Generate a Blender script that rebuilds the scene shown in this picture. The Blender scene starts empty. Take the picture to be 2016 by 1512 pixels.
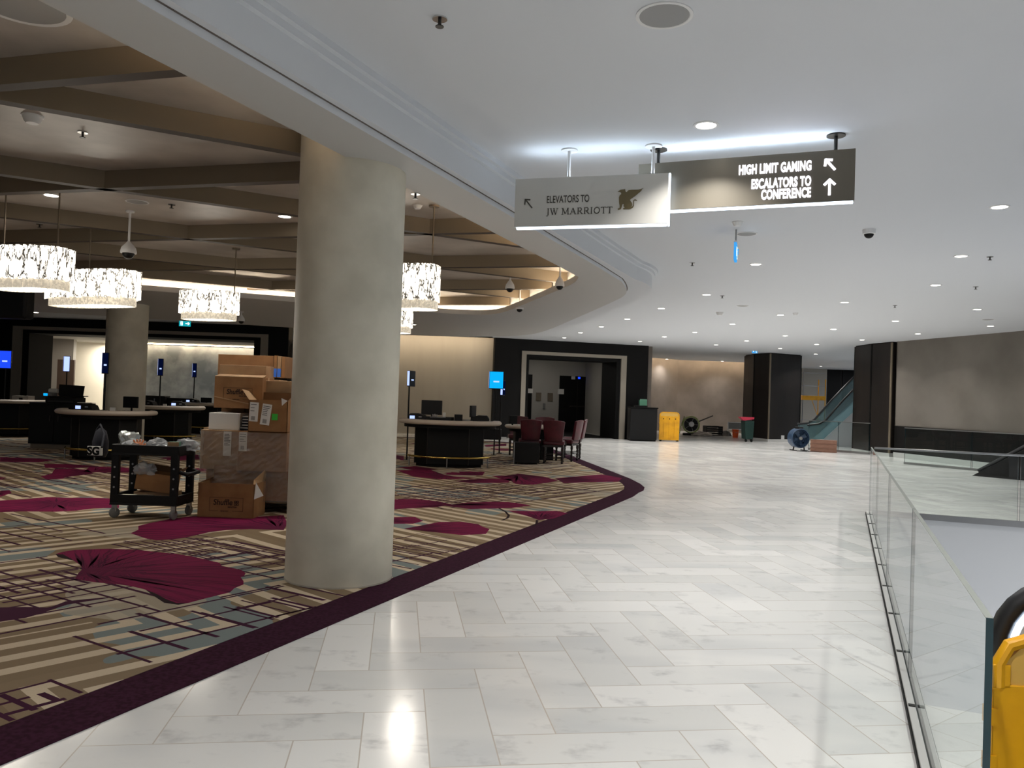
import bpy, bmesh, math, random
from mathutils import Vector, Matrix
random.seed(7)
SC = bpy.context.scene
COL = SC.collection
PI = math.pi
R = math.radians

# ------------------------------------------------------------------ camera
FPX, EYE, ROLL, HY = 1570.0, 1.5, 0.034, 779.5
PITCH = math.atan((HY - 756) / FPX); RL = math.atan(ROLL)
cam_d = bpy.data.cameras.new('camera'); cam = bpy.data.objects.new('camera', cam_d); COL.objects.link(cam)
cam_d.sensor_width = 36; cam_d.lens = FPX * 36 / 2016; cam_d.clip_start = .05; cam_d.clip_end = 300
cam.matrix_world = Matrix.Translation((0, 0, EYE)) @ Matrix.Rotation(PI / 2 + PITCH, 4, 'X') @ Matrix.Rotation(RL, 4, 'Z')
SC.camera = cam
# ------------------------------------------------------------------ world, exposure
w = bpy.data.worlds.new('world'); SC.world = w; w.use_nodes = True
w.node_tree.nodes['Background'].inputs[0].default_value = (.80, .88, 1, 1)
w.node_tree.nodes['Background'].inputs[1].default_value = .30
SC.view_settings.view_transform = 'Standard'; SC.view_settings.look = 'None'
SC.view_settings.gamma = 1; SC.view_settings.use_curve_mapping = False
SC.view_settings.exposure = 0.10
SC.cycles.max_bounces = 8; SC.cycles.diffuse_bounces = 4; SC.cycles.glossy_bounces = 4
SC.cycles.transparent_max_bounces = 16; SC.cycles.sample_clamp_indirect = 4
SC.cycles.caustics_reflective = False; SC.cycles.caustics_refractive = False
SC.cycles.use_denoising = True
DOWN_W, TRAY_W = 24.0, 15.0      # watts of a corridor downlight, of a gaming-floor downlight

# ------------------------------------------------------------------ photo pixel -> place
def ray(px, py):
    x = px - 1008; y = -(py - 756); c, s = math.cos(RL), math.sin(RL)
    x2 = c * x - s * y; y2 = s * x + c * y; cp, sp = math.cos(PITCH), math.sin(PITCH)
    return Vector((x2, FPX * cp - y2 * sp, FPX * sp + y2 * cp))
def G(px, py, z=0.0):
    d = ray(px, py); return d * ((z - EYE) / d.z) + Vector((0, 0, EYE))
def V(px, py, Y):
    d = ray(px, py); return d * (Y / d.y) + Vector((0, 0, EYE))
DX, DY = .3846, .9231                      # direction of the walkway (carpet edge, railing)
def DN(al, off, z=0.0): return Vector((al * DX + off * DY, al * DY - off * DX, z))
DROT = -math.atan2(DX, DY)

# ------------------------------------------------------------------ materials
def lin(c):
    return tuple((v / 255 / 12.92 if v / 255 <= .04045 else ((v / 255 + .055) / 1.055) ** 2.4) for v in c) + (1,)
MATS = {}
def mat(name, c, rough=.6, metal=0, em=None, es=0, noise=None, bump=None, spec=.5, coat=0, sheen=0, alpha=None):
    m = bpy.data.materials.new(name); m.use_nodes = True; MATS[name] = m
    nt = m.node_tree; b = nt.nodes['Principled BSDF']
    b.inputs['Base Color'].default_value = lin(c); b.inputs['Roughness'].default_value = rough
    b.inputs['Metallic'].default_value = metal; b.inputs['Specular IOR Level'].default_value = spec
    b.inputs['Coat Weight'].default_value = coat; b.inputs['Sheen Weight'].default_value = sheen
    if alpha is not None: b.inputs['Alpha'].default_value = alpha
    if em: b.inputs['Emission Color'].default_value = lin(em); b.inputs['Emission Strength'].default_value = es
    if noise or bump:
        tc = nt.nodes.new('ShaderNodeTexCoord'); mp = nt.nodes.new('ShaderNodeMapping')
        nt.links.new(tc.outputs['Object'], mp.inputs[0])
    if noise:                               # (scale, other colour, low, high[, stretch])
        n = nt.nodes.new('ShaderNodeTexNoise'); n.inputs['Scale'].default_value = noise[0]; n.inputs['Detail'].default_value = 5
        if len(noise) > 4: mp.inputs['Scale'].default_value = noise[4]
        nt.links.new(mp.outputs[0], n.inputs['Vector'])
        r = nt.nodes.new('ShaderNodeValToRGB'); r.color_ramp.elements[0].position = noise[2]; r.color_ramp.elements[1].position = noise[3]
        r.color_ramp.elements[0].color = lin(c); r.color_ramp.elements[1].color = lin(noise[1])
        nt.links.new(n.outputs[0], r.inputs[0]); nt.links.new(r.outputs[0], b.inputs['Base Color'])
    if bump:
        n2 = nt.nodes.new('ShaderNodeTexNoise'); n2.inputs['Scale'].default_value = bump[0]; n2.inputs['Detail'].default_value = 4
        nt.links.new(tc.outputs['Object'], n2.inputs['Vector'])
        bp = nt.nodes.new('ShaderNodeBump'); bp.inputs['Strength'].default_value = bump[1]; bp.inputs['Distance'].default_value = bump[2]
        nt.links.new(n2.outputs[0], bp.inputs['Height']); nt.links.new(bp.outputs[0], b.inputs['Normal'])
    return m
def emis(name, c, s):
    m = bpy.data.materials.new(name); m.use_nodes = True; nt = m.node_tree; nt.nodes.clear()
    e = nt.nodes.new('ShaderNodeEmission'); o = nt.nodes.new('ShaderNodeOutputMaterial')
    e.inputs[0].default_value = lin(c); e.inputs[1].default_value = s; nt.links.new(e.outputs[0], o.inputs[0]); return m
def glassy(name, tint, ior=1.5, rough=.0, haze=0.0):
    m = bpy.data.materials.new(name); m.use_nodes = True; nt = m.node_tree; nt.nodes.clear()
    N = nt.nodes.new; o = N('ShaderNodeOutputMaterial'); t = N('ShaderNodeBsdfTransparent'); g = N('ShaderNodeBsdfGlossy'); f = N('ShaderNodeFresnel'); mx = N('ShaderNodeMixShader')
    t.inputs[0].default_value = lin(tint); g.inputs['Roughness'].default_value = rough; f.inputs[0].default_value = ior
    ge = N('ShaderNodeNewGeometry'); mu = N('ShaderNodeMath'); mu.operation = 'MULTIPLY'; iv = N('ShaderNodeMath'); iv.operation = 'SUBTRACT'; iv.inputs[0].default_value = 1
    nt.links.new(ge.outputs['Backfacing'], iv.inputs[1]); nt.links.new(iv.outputs[0], mu.inputs[0]); nt.links.new(f.outputs[0], mu.inputs[1])   # reflect on entering the pane only
    nt.links.new(mu.outputs[0], mx.inputs[0]); nt.links.new(t.outputs[0], mx.inputs[1]); nt.links.new(g.outputs[0], mx.inputs[2])
    last = mx
    if haze:
        d = N('ShaderNodeBsdfDiffuse'); d.inputs[0].default_value = lin(tint); m2 = N('ShaderNodeMixShader'); m2.inputs[0].default_value = haze
        nt.links.new(mx.outputs[0], m2.inputs[1]); nt.links.new(d.outputs[0], m2.inputs[2]); last = m2
    nt.links.new(last.outputs[0], o.inputs[0]); return m

class NT:                                   # small node-math builder
    def __init__(s, m): s.m = m; s.nt = m.node_tree
    def n(s, t, **k):
        x = s.nt.nodes.new(t)
        for a, b in k.items(): setattr(x, a, b)
        return x
    def put(s, sock, v):
        if isinstance(v, (int, float)): sock.default_value = v
        elif isinstance(v, tuple): sock.default_value = v
        else: s.nt.links.new(v, sock)
    def f(s, op, a, b=0, c=0):
        x = s.n('ShaderNodeMath', operation=op); s.put(x.inputs[0], a); s.put(x.inputs[1], b); s.put(x.inputs[2], c); return x.outputs[0]
    def mix(s, fac, a, b):
        x = s.n('ShaderNodeMix', data_type='RGBA'); s.put(x.inputs[0], fac); s.put(x.inputs[6], a); s.put(x.inputs[7], b); return x.outputs[2]
    def mixf(s, fac, a, b): return s.f('ADD', s.f('MULTIPLY', s.f('SUBTRACT', 1, fac), a), s.f('MULTIPLY', fac, b))
    def vec(s, x, y, z=0):
        v = s.n('ShaderNodeCombineXYZ'); s.put(v.inputs[0], x); s.put(v.inputs[1], y); s.put(v.inputs[2], z); return v.outputs[0]
    def noise(s, v, scale, det=3, rough=.5):
        x = s.n('ShaderNodeTexNoise'); s.put(x.inputs['Vector'], v); x.inputs['Scale'].default_value = scale; x.inputs['Detail'].default_value = det; x.inputs['Roughness'].default_value = rough; return x.outputs[0]
    def white(s, v):
        x = s.n('ShaderNodeTexWhiteNoise', noise_dimensions='3D'); s.put(x.inputs['Vector'], v); return x.outputs[0]
    def ramp(s, fac, lo, hi): return s.f('SMOOTH_MIN', 1, s.f('MAXIMUM', 0, s.f('DIVIDE', s.f('SUBTRACT', fac, lo), hi - lo)), .0)
    def step(s, x, edge): return s.f('GREATER_THAN', x, edge)
    def herring(s, x, y, k):
        """Herringbone of 1 x k bricks: distance to brick edge, brick id, orientation."""
        i = s.f('FLOOR', x); j = s.f('FLOOR', y)
        q = s.f('FLOORED_MODULO', s.f('SUBTRACT', i, j), 2 * k)
        hor = s.f('LESS_THAN', q, k - .5)
        u = s.f('SUBTRACT', x, s.f('SUBTRACT', i, q)); v = s.f('SUBTRACT', y, j)
        dh = s.f('MINIMUM', s.f('MINIMUM', u, s.f('SUBTRACT', k, u)), s.f('MINIMUM', v, s.f('SUBTRACT', 1, v)))
        j0 = s.f('SUBTRACT', j, s.f('SUBTRACT', 2 * k - 1, q))
        u2 = s.f('SUBTRACT', x, i); v2 = s.f('SUBTRACT', y, j0)
        dv = s.f('MINIMUM', s.f('MINIMUM', v2, s.f('SUBTRACT', k, v2)), s.f('MINIMUM', u2, s.f('SUBTRACT', 1, u2)))
        d = s.mixf(hor, dv, dh)
        ida = s.mixf(hor, i, s.f('SUBTRACT', i, q)); idb = s.mixf(hor, j0, j)
        return d, s.vec(ida, idb, hor), hor
def rotxy(t, sx, sy, ang):                  # coordinates along / across an azimuth
    c, q = math.cos(ang), math.sin(ang)
    return t.f('ADD', t.f('MULTIPLY', sx, c), t.f('MULTIPLY', sy, q)), t.f('ADD', t.f('MULTIPLY', sx, -q), t.f('MULTIPLY', sy, c))

def marble_floor():
    m = mat('white_marble_floor', (236, 234, 231), .16); t = NT(m); b = m.node_tree.nodes['Principled BSDF']
    g = t.n('ShaderNodeNewGeometry'); sp = t.n('ShaderNodeSeparateXYZ'); t.put(sp.inputs[0], g.outputs['Position'])
    X, Y = rotxy(t, sp.outputs[0], sp.outputs[1], R(8.0))
    W = .285
    xs = t.f('ADD', t.f('DIVIDE', t.f('SUBTRACT', X, .7446), W), 240.0); ys = t.f('ADD', t.f('DIVIDE', t.f('SUBTRACT', Y, 4.6516), W), 238.0)
    d, idv, hor = t.herring(xs, ys, 3)
    rnd = t.white(idv)
    pos = t.vec(t.f('ADD', sp.outputs[0], t.f('MULTIPLY', rnd, 57.0)), t.f('ADD', sp.outputs[1], t.f('MULTIPLY', rnd, 91.0)), 0)
    # veins run along each slab
    st = t.n('ShaderNodeMapping'); t.put(st.inputs[0], pos); st.inputs['Scale'].default_value = (.55, 1.6, 1); st.inputs['Rotation'].default_value = (0, 0, R(20))
    n1 = t.noise(st.outputs[0], 1.7, 6, .62); n2 = t.noise(pos, 5.0, 4, .6)
    vein = t.f('SUBTRACT', 1, t.f('MINIMUM', 1, t.f('MULTIPLY', t.f('ABSOLUTE', t.f('SUBTRACT', n1, .5)), 16)))
    vein = t.f('MULTIPLY', vein, t.f('MAXIMUM', 0, t.f('MINIMUM', 1, t.f('MULTIPLY', t.f('SUBTRACT', n2, .52), 6))))
    cloud = t.f('MAXIMUM', 0, t.f('MINIMUM', 1, t.f('MULTIPLY', t.f('SUBTRACT', t.noise(st.outputs[0], .9, 3), .5), 4)))
    base = t.mix(rnd, lin((222, 222, 219)), lin((242, 241, 238)))
    c1 = t.mix(t.f('MULTIPLY', cloud, .55), base, lin((190, 194, 197)))
    c2 = t.mix(t.f('MULTIPLY', vein, .5), c1, lin((158, 158, 160)))
    c3 = t.mix(t.f('LESS_THAN', d, .0105), c2, lin((196, 188, 178)))
    t.put(b.inputs['Base Color'], c3)
    t.put(b.inputs['Roughness'], t.f('ADD', .10, t.f('MULTIPLY', t.noise(g.outputs['Position'], .6, 3), .12)))
    return m
def carpet_base():
    m = mat('patterned_carpet', (150, 135, 115), .95, spec=.1); t = NT(m); b = m.node_tree.nodes['Principled BSDF']
    g = t.n('ShaderNodeNewGeometry'); sp = t.n('ShaderNodeSeparateXYZ'); t.put(sp.inputs[0], g.outputs['Position'])
    X, Y = rotxy(t, sp.outputs[0], sp.outputs[1], R(48))
    W = 1.55
    d, idv, hor = t.herring(t.f('DIVIDE', t.f('ADD', X, 40 * W + .35), W), t.f('DIVIDE', t.f('ADD', Y, 60 * W + .2), W), 3)
    rnd = t.white(idv)
    ph = t.f('FRACT', t.f('DIVIDE', t.f('MULTIPLY', d, W), .215))
    stripe = t.step(ph, .55)
    big = t.noise(g.outputs['Position'], .45, 2); big2 = t.noise(t.vec(sp.outputs[1], sp.outputs[0], 3), .7, 2)
    taupe = t.mix(rnd, lin((124, 106, 82)), lin((142, 124, 100)))
    taupe = t.mix(t.f('GREATER_THAN', big2, .56), taupe, lin((124, 134, 132)))
    cream = t.mix(big, lin((214, 196, 168)), lin((196, 180, 156)))
    col = t.mix(stripe, taupe, cream)
    plain = t.f('GREATER_THAN', big, .62)
    col = t.mix(t.f('MULTIPLY', plain, .75), col, lin((170, 160, 142)))
    fz = t.noise(g.outputs['Position'], 160, 2)
    col = t.mix(t.f('MULTIPLY', fz, .22), col, lin((96, 80, 66)))
    t.put(b.inputs['Base Color'], col)
    return m
def petal_mat():
    """Ginkgo leaf: fine rays from the stem (uv = angle, radius)."""
    m = mat('magenta_leaf_pile', (138, 22, 72), .95, spec=.1); t = NT(m); b = m.node_tree.nodes['Principled BSDF']
    uv = t.n('ShaderNodeUVMap'); sp = t.n('ShaderNodeSeparateXYZ'); t.put(sp.inputs[0], uv.outputs[0])
    n = t.noise(t.vec(t.f('MULTIPLY', sp.outputs[0], 60), t.f('MULTIPLY', sp.outputs[1], 1.2), 0), 1, 3, .7)
    core = t.f('SUBTRACT', 1, t.f('MINIMUM', 1, t.f('MULTIPLY', sp.outputs[1], 2.2)))
    fac = t.f('MINIMUM', 1, t.f('ADD', t.f('MAXIMUM', 0, t.f('MULTIPLY', t.f('SUBTRACT', n, .48), 4.5)), t.f('MULTIPLY', core, .55)))
    col = t.mix(fac, lin((112, 24, 62)), lin((52, 16, 38)))
    t.put(b.inputs['Base Color'], col); return m

MARBLE = marble_floor(); CARPET = carpet_base(); PETAL = petal_mat()
PLUM = mat('plum_carpet_border', (58, 26, 44), .95, spec=.1, noise=(40, (44, 18, 32), .4, .6))
PLUMDK = mat('dark_plum_pile', (62, 28, 48), .95, spec=.1)
PETALDK = mat('leaf_ray_pile', (66, 16, 42), .95, spec=.1)
LEAFEDGE = mat('leaf_edge_pile', (38, 24, 28), .95, spec=.1)
PAINT = mat('white_ceiling_paint', (212, 215, 220), .75)
SOFF = mat('warm_soffit_paint', (190, 189, 187), .75)
TRAY = mat('pearl_tray_plaster', (158, 150, 143), .42, noise=(1.6, (190, 182, 174), .35, .7), spec=.5)
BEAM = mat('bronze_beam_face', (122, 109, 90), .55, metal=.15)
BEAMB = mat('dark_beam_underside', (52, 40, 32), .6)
PLASTER = mat('column_plaster', (216, 210, 193), .5, noise=(2.2, (198, 192, 175), .4, .65), bump=(14, .12, .01))
COVE = emis('warm_cove_led', (255, 222, 170), 9)
BEIGE = mat('beige_wallcovering', (168, 160, 146), .7, noise=(3, (164, 156, 142), .4, .6, (1, 1, .15)))
TAUPEW = mat('taupe_wallcovering', (128, 119, 111), .7, noise=(1.2, (116, 107, 99), .4, .62))
BLACKP = mat('black_wall_panel', (10, 9, 9), .5, spec=.2)
BLACKM = mat('matt_black', (9, 9, 9), .7, spec=.2)
BRONZE = mat('bronze_trim', (126, 114, 98), .4, metal=.6)
GREIGE = mat('greige_jamb', (150, 142, 130), .5)
INWALL = mat('lobby_paint', (168, 164, 156), .75)
STONE = mat('grey_feature_stone', (118, 123, 124), .5, noise=(1.5, (162, 165, 163), .38, .62))
DOORB = mat('brown_door_leaf', (82, 66, 56), .5)
WALNUT = mat('dark_walnut_cladding', (30, 25, 22), .45, spec=.3, noise=(3, (20, 16, 14), .35, .65, (1, 1, .2)))
STEEL = mat('brushed_steel', (160, 160, 160), .3, metal=1)
DKSTEEL = mat('dark_steel', (60, 58, 56), .4, metal=.8)
CHROME = mat('chrome', (210, 210, 210), .12, metal=1)
BRASS = mat('brass', (206, 176, 96), .22, metal=1)
WHITEP = mat('white_plastic', (225, 225, 225), .45)
BLACKPL = mat('black_plastic', (9, 9, 10), .5, spec=.3)
GREYPL = mat('grey_plastic', (120, 120, 118), .5)
RAIL = mat('cream_rail_leather', (196, 184, 170), .45, bump=(60, .1, .002))
FELT = mat('table_felt', (96, 84, 78), .95)
CHARCOAL = mat('charcoal_laminate', (11, 12, 12), .55, spec=.25)
BURG = mat('burgundy_leather', (84, 24, 36), .38, noise=(8, (70, 18, 28), .4, .6))
DKWOOD = mat('dark_turned_wood', (30, 18, 14), .35)
CARD = mat('brown_cardboard', (150, 108, 68), .85, noise=(5, (138, 98, 60), .4, .6))
CARD2 = mat('pale_cardboard', (166, 134, 98), .85, noise=(5, (152, 120, 88), .4, .6))
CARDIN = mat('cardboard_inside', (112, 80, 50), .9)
INK = mat('box_ink', (38, 18, 8), .8)
PAPER = mat('white_paper', (226, 224, 218), .8)
GREYINK = mat('grey_label_ink', (90, 90, 90), .8)
GREENST = mat('green_sticker', (60, 190, 60), .6)
BLUET = mat('blue_tape', (70, 130, 240), .5)
TAPE = mat('packing_tape', (176, 140, 96), .3)
WRAP = glassy('stretch_wrap', (236, 234, 230), 1.45, .14, .13)
BAGM = glassy('clear_plastic_bag', (230, 232, 234), 1.5, .12, .30)
WOODP = mat('pallet_wood', (120, 96, 68), .85, noise=(6, (96, 76, 54), .4, .6, (1, 8, 8)))
YEL = mat('yellow_plastic', (236, 172, 12), .42, noise=(4, (214, 150, 10), .45, .7))
ORNG = mat('orange_plastic', (236, 92, 34), .5)
REDP = mat('pink_red_plastic', (200, 52, 78), .5)
DGREEN = mat('dark_green_plastic', (18, 52, 46), .5)
BLUEF = mat('blue_fan_steel', (44, 66, 92), .45)
LIME = mat('lime_hose', (140, 154, 92), .5)
GLASS = glassy('clear_railing_glass', (247, 251, 250), 1.5)
GLASST = glassy('tinted_escalator_glass', (178, 202, 206), 1.5, 0, .2)
GEDGE = mat('glass_top_edge', (150, 156, 150), .25)
GEDGED = mat('glass_cut_edge', (12, 52, 60), .15)
FASCIA = mat('fascia_paint', (198, 200, 203), .6)
RUBBER = mat('handrail_rubber', (38, 38, 40), .4)
LEDW = emis('white_led_edge', (214, 232, 255), 5)
LETW = emis('white_lit_letter', (240, 240, 255), 4)
LENS = emis('downlight_lens', (255, 246, 232), 14)
SIGNG = mat('white_sign_panel', (196, 194, 188), .5)
SIGNB = mat('bronze_sign_panel', (112, 106, 94), .42, metal=.3)
SIGNT = mat('sign_text_grey', (66, 62, 54), .5)
GOLDD = mat('dark_gold_emblem', (104, 92, 62), .4, metal=.2)
BLUESC = emis('blue_screen', (24, 60, 235), 1.6)
CYANSC = emis('cyan_screen', (10, 170, 250), 1.1)
PALESC = emis('pale_screen', (170, 190, 255), 1.4)
EXITG = emis('teal_exit_panel', (20, 150, 160), 1.2)
EXITB = emis('blue_exit_panel', (60, 150, 220), 1.2)
EXITW = emis('exit_pictogram', (225, 255, 250), 1.6)
GLOWWALL = mat('lit_white_wall', (240, 232, 214), .7)
SALMON = mat('brown_plank', (132, 98, 82), .8, noise=(4, (120, 84, 68), .4, .6, (1, 6, 6)))
ORGL = mat('orange_rubber_glove', (220, 140, 96), .6)
TEALBOX = mat('green_carton', (84, 122, 104), .7)
DARKCLOTH = mat('dark_fabric', (22, 24, 34), .85, bump=(40, .3, .01))
BLUEBIN = mat('grey_tub', (150, 146, 138), .6)

def crystal_mat():
    m = bpy.data.materials.new('lit_crystal_strands'); m.use_nodes = True; t = NT(m); b = m.node_tree.nodes['Principled BSDF']
    tc = t.n('ShaderNodeTexCoord'); mp = t.n('ShaderNodeMapping'); t.put(mp.inputs[0], tc.outputs['Object']); mp.inputs['Scale'].default_value = (1, 1, .3)
    v = t.n('ShaderNodeTexVoronoi', feature='DISTANCE_TO_EDGE'); t.put(v.inputs['Vector'], mp.outputs[0]); v.inputs['Scale'].default_value = 26
    n = t.noise(mp.outputs[0], 9, 4, .65)
    br = t.f('LESS_THAN', t.f('ABSOLUTE', t.f('SUBTRACT', n, .5)), .024)
    cut = t.f('MULTIPLY', t.f('LESS_THAN', v.outputs[0], .07), t.f('GREATER_THAN', t.noise(tc.outputs['Object'], 6, 2), .60))
    dark = t.f('MAXIMUM', br, cut)
    t.put(b.inputs['Base Color'], lin((150, 146, 138))); b.inputs['Roughness'].default_value = .2
    t.put(b.inputs['Emission Color'], lin((255, 246, 230))); t.put(b.inputs['Emission Strength'], t.f('MULTIPLY', t.f('SUBTRACT', 1, t.f('MULTIPLY', dark, .97)), 1.9))
    return m
CRYST = crystal_mat()
CRYST2 = mat('clear_crystal', (200, 192, 176), .15, em=(255, 240, 214), es=.45, noise=(30, (120, 112, 100), .45, .55))

# ------------------------------------------------------------------ mesh builder
class MB:
    def __init__(s, T=None): s.v = []; s.f = []; s.mi = []; s.uv = {}; s.T = T or Matrix(); s.cur = 0
    def pts(s, L):
        k = len(s.v); s.v += [s.T @ Vector(p) for p in L]; return k
    def face(s, idx, mi=None): s.f.append(tuple(idx)); s.mi.append(s.cur if mi is None else mi)
    def poly(s, L, mi=None):
        k = s.pts(L); s.face(range(k, k + len(L)), mi); return s
    def box(s, x0, x1, y0, y1, z0, z1, mi=None):
        k = s.pts([(x0, y0, z0), (x1, y0, z0), (x1, y1, z0), (x0, y1, z0), (x0, y0, z1), (x1, y0, z1), (x1, y1, z1), (x0, y1, z1)])
        for q in ((0, 3, 2, 1), (4, 5, 6, 7), (0, 1, 5, 4), (1, 2, 6, 5), (2, 3, 7, 6), (3, 0, 4, 7)): s.face([k + i for i in q], mi)
        return s
    def bar(s, a, b, w, h, mi=None):        # box beam from a to b
        a, b = Vector(a), Vector(b); d = (b - a); L = d.length; d.normalize()
        up = Vector((0, 0, 1)) if abs(d.z) < .95 else Vector((0, 1, 0)); sx = d.cross(up).normalized(); sz = sx.cross(d)
        k = s.pts([p + sx * i * w / 2 + sz * j * h / 2 for p in (a, b) for i, j in ((-1, -1), (1, -1), (1, 1), (-1, 1))])
        for q in ((0, 1, 2, 3), (7, 6, 5, 4), (0, 4, 5, 1), (1, 5, 6, 2), (2, 6, 7, 3), (3, 7, 4, 0)): s.face([k + i for i in q], mi)
        return s
    def prism(s, P, z0, z1, mi=None, mtop=None, mbot=None):
        n = len(P); k = s.pts([(p[0], p[1], z0) for p in P] + [(p[0], p[1], z1) for p in P])
        s.face([k + i for i in range(n)][::-1], mi if mbot is None else mbot); s.face([k + n + i for i in range(n)], mi if mtop is None else mtop)
        for i in range(n): j = (i + 1) % n; s.face([k + i, k + j, k + n + j, k + n + i], mi)
        return s
    def vprism(s, P, y0, y1, mi=None):      # outline in x,z, thickness along y
        n = len(P); k = s.pts([(p[0], y0, p[1]) for p in P] + [(p[0], y1, p[1]) for p in P])
        s.face([k + i for i in range(n)], mi); s.face([k + n + i for i in range(n)][::-1], mi)
        for i in range(n): j = (i + 1) % n; s.face([k + j, k + i, k + n + i, k + n + j], mi)
        return s
    def lathe(s, prof, n=24, c=(0, 0, 0), mi=None, sx=1, sy=1):
        c = Vector(c); k = len(s.v)
        for r, z in prof: s.pts([c + Vector((r * sx * math.cos(2 * PI * i / n), r * sy * math.sin(2 * PI * i / n), z)) for i in range(n)])
        m = len(prof)
        for a in range(m - 1):
            for i in range(n): j = (i + 1) % n; s.face([k + a * n + i, k + a * n + j, k + (a + 1) * n + j, k + (a + 1) * n + i], mi)
        if prof[0][0] > 1e-5: s.face([k + i for i in range(n)][::-1], mi)
        if prof[-1][0] > 1e-5: s.face([k + (m - 1) * n + i for i in range(n)], mi)
        return s
    def cyl(s, c, r, z0, z1, n=20, mi=None, r2=None): return s.lathe([(r, z0), (r if r2 is None else r2, z1)], n, c, mi)
    def tube(s, P, r, n=8, mi=None, closed=False, flat=1.0):
        P = [Vector(p) for p in P]; m = len(P); k = len(s.v); x = None
        for i, p in enumerate(P):
            a = P[i - 1] if (i or closed) else p; b = P[(i + 1) % m] if (i < m - 1 or closed) else p
            d = (b - a).normalized()
            if x is None: x = d.cross(Vector((0, 0, 1)) if abs(d.z) < .9 else Vector((1, 0, 0))).normalized()
            else: x = (x - d * x.dot(d)).normalized()
            y = x.cross(d); rr = r[i] if isinstance(r, (list, tuple)) else r
            s.pts([p + x * rr * math.cos(2 * PI * q / n) + y * rr * flat * math.sin(2 * PI * q / n) for q in range(n)])
        for i in range(m if closed else m - 1):
            o = ((i + 1) % m) * n
            for q in range(n): j = (q + 1) % n; s.face([k + i * n + q, k + i * n + j, k + o + j, k + o + q], mi)
        if not closed: s.face([k + q for q in range(n)], mi); s.face([k + (m - 1) * n + q for q in range(n)][::-1], mi)
        return s
    def ball(s, c, r, sc=(1, 1, 1), n=16, z0=-1, z1=1, mi=None):
        m = 10; pr = []
        for i in range(m + 1):
            a = math.asin(z0) + (math.asin(z1) - math.asin(z0)) * i / m; pr.append((max(0, r * math.cos(a)) if abs(math.cos(a)) > 1e-4 else 0, r * math.sin(a)))
        k0 = len(s.v); T = s.T; s.T = T @ Matrix.Translation(c) @ Matrix.Diagonal((*sc, 1)); s.lathe(pr, n, (0, 0, 0), mi); s.T = T; return s
    def build(s, name, mats, parent=None, smooth=None, bevel=0):
        me = bpy.data.meshes.new(name); me.from_pydata([tuple(v) for v in s.v], [], s.f)
        if not isinstance(mats, (list, tuple)): mats = [mats]
        for m in mats: me.materials.append(m)
        for p, mi in zip(me.polygons, s.mi): p.material_index = mi
        bm = bmesh.new(); bm.from_mesh(me); bmesh.ops.remove_doubles(bm, verts=bm.verts, dist=1e-5); bmesh.ops.recalc_face_normals(bm, faces=bm.faces); bm.to_mesh(me); bm.free()
        if smooth:
            for p in me.polygons: p.use_smooth = True
            me.set_sharp_from_angle(angle=R(smooth))
        o = bpy.data.objects.new(name, me); COL.objects.link(o)
        if parent: o.parent = parent
        if bevel:
            b = o.modifiers.new('bevel', 'BEVEL'); b.width = bevel; b.segments = 2; b.limit_method = 'ANGLE'; b.angle_limit = R(40)
        return o
def tag(o, label, cat, group=None, kind=None):
    o['label'] = label; o['category'] = cat
    if group: o['group'] = group
    if kind: o['kind'] = kind
    return o
def thing(name, label, cat, loc=(0, 0, 0), rz=0, group=None):
    o = bpy.data.objects.new(name, None); COL.objects.link(o); o.empty_display_size = .1
    o.location = loc; o.rotation_euler = (0, 0, rz); return tag(o, label, cat, group)
def struct(o): o['kind'] = 'structure'; return o
def copy_tree(o, parent=None):
    c = o.copy(); COL.objects.link(c)
    if parent: c.parent = parent
    for ch in list(o.children): copy_tree(ch, c)
    return c
def place(o, loc, rz=0, label=None, group=None):
    o.location = loc; o.rotation_euler = (0, 0, rz)
    if label: o['label'] = label
    if group: o['group'] = group
    return o
def flat_fill(name, loops, z, mats, parent=None):
    """Flat surface bounded by an outer loop and holes."""
    bm = bmesh.new(); es = []
    for L in loops:
        vs = [bm.verts.new((p[0], p[1], z)) for p in L]
        for i in range(len(vs)): es.append(bm.edges.new((vs[i], vs[(i + 1) % len(vs)])))
    bmesh.ops.triangle_fill(bm, use_beauty=True, use_dissolve=False, edges=es)
    me = bpy.data.meshes.new(name); bm.to_mesh(me); bm.free()
    for m in (mats if isinstance(mats, (list, tuple)) else [mats]): me.materials.append(m)
    o = bpy.data.objects.new(name, me); COL.objects.link(o)
    if parent: o.parent = parent
    return o
def text(name, s, size, m, parent, M, xs=1.0, off=0.0, ext=.002, align='LEFT', shear=0.0, space=1.0):
    cu = bpy.data.curves.new(name, 'FONT'); cu.body = s; cu.size = size; cu.extrude = ext; cu.offset = off; cu.align_x = align; cu.shear = shear; cu.space_character = space
    o = bpy.data.objects.new(name, cu); COL.objects.link(o); dg = bpy.context.evaluated_depsgraph_get(); dg.update()
    me = bpy.data.meshes.new_from_object(o.evaluated_get(dg)); COL.objects.unlink(o); bpy.data.objects.remove(o)
    me.transform(M @ Matrix.Diagonal((xs, 1, 1, 1))); me.materials.clear(); me.materials.append(m)
    q = bpy.data.objects.new(name, me); COL.objects.link(q); q.parent = parent; return q
def XZ(x, y, z): return Matrix.Translation((x, y, z)) @ Matrix.Rotation(PI / 2, 4, 'X')   # text plane facing -Y

# =================================================================== THE SETTING
CEIL, SOF, TRZ, BMZ = 3.60, 3.26, 3.64, 3.46
# ---- floor with the opening of the escalator well
VOID = [DN(4.6, .42), DN(12.64, .42), DN(12.64, 9.5), DN(4.6, 9.5)]
fl = flat_fill('floor', [[(-30, -8), (34, -8), (34, 52), (-30, 52)], VOID], 0, MARBLE); struct(fl)
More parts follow.
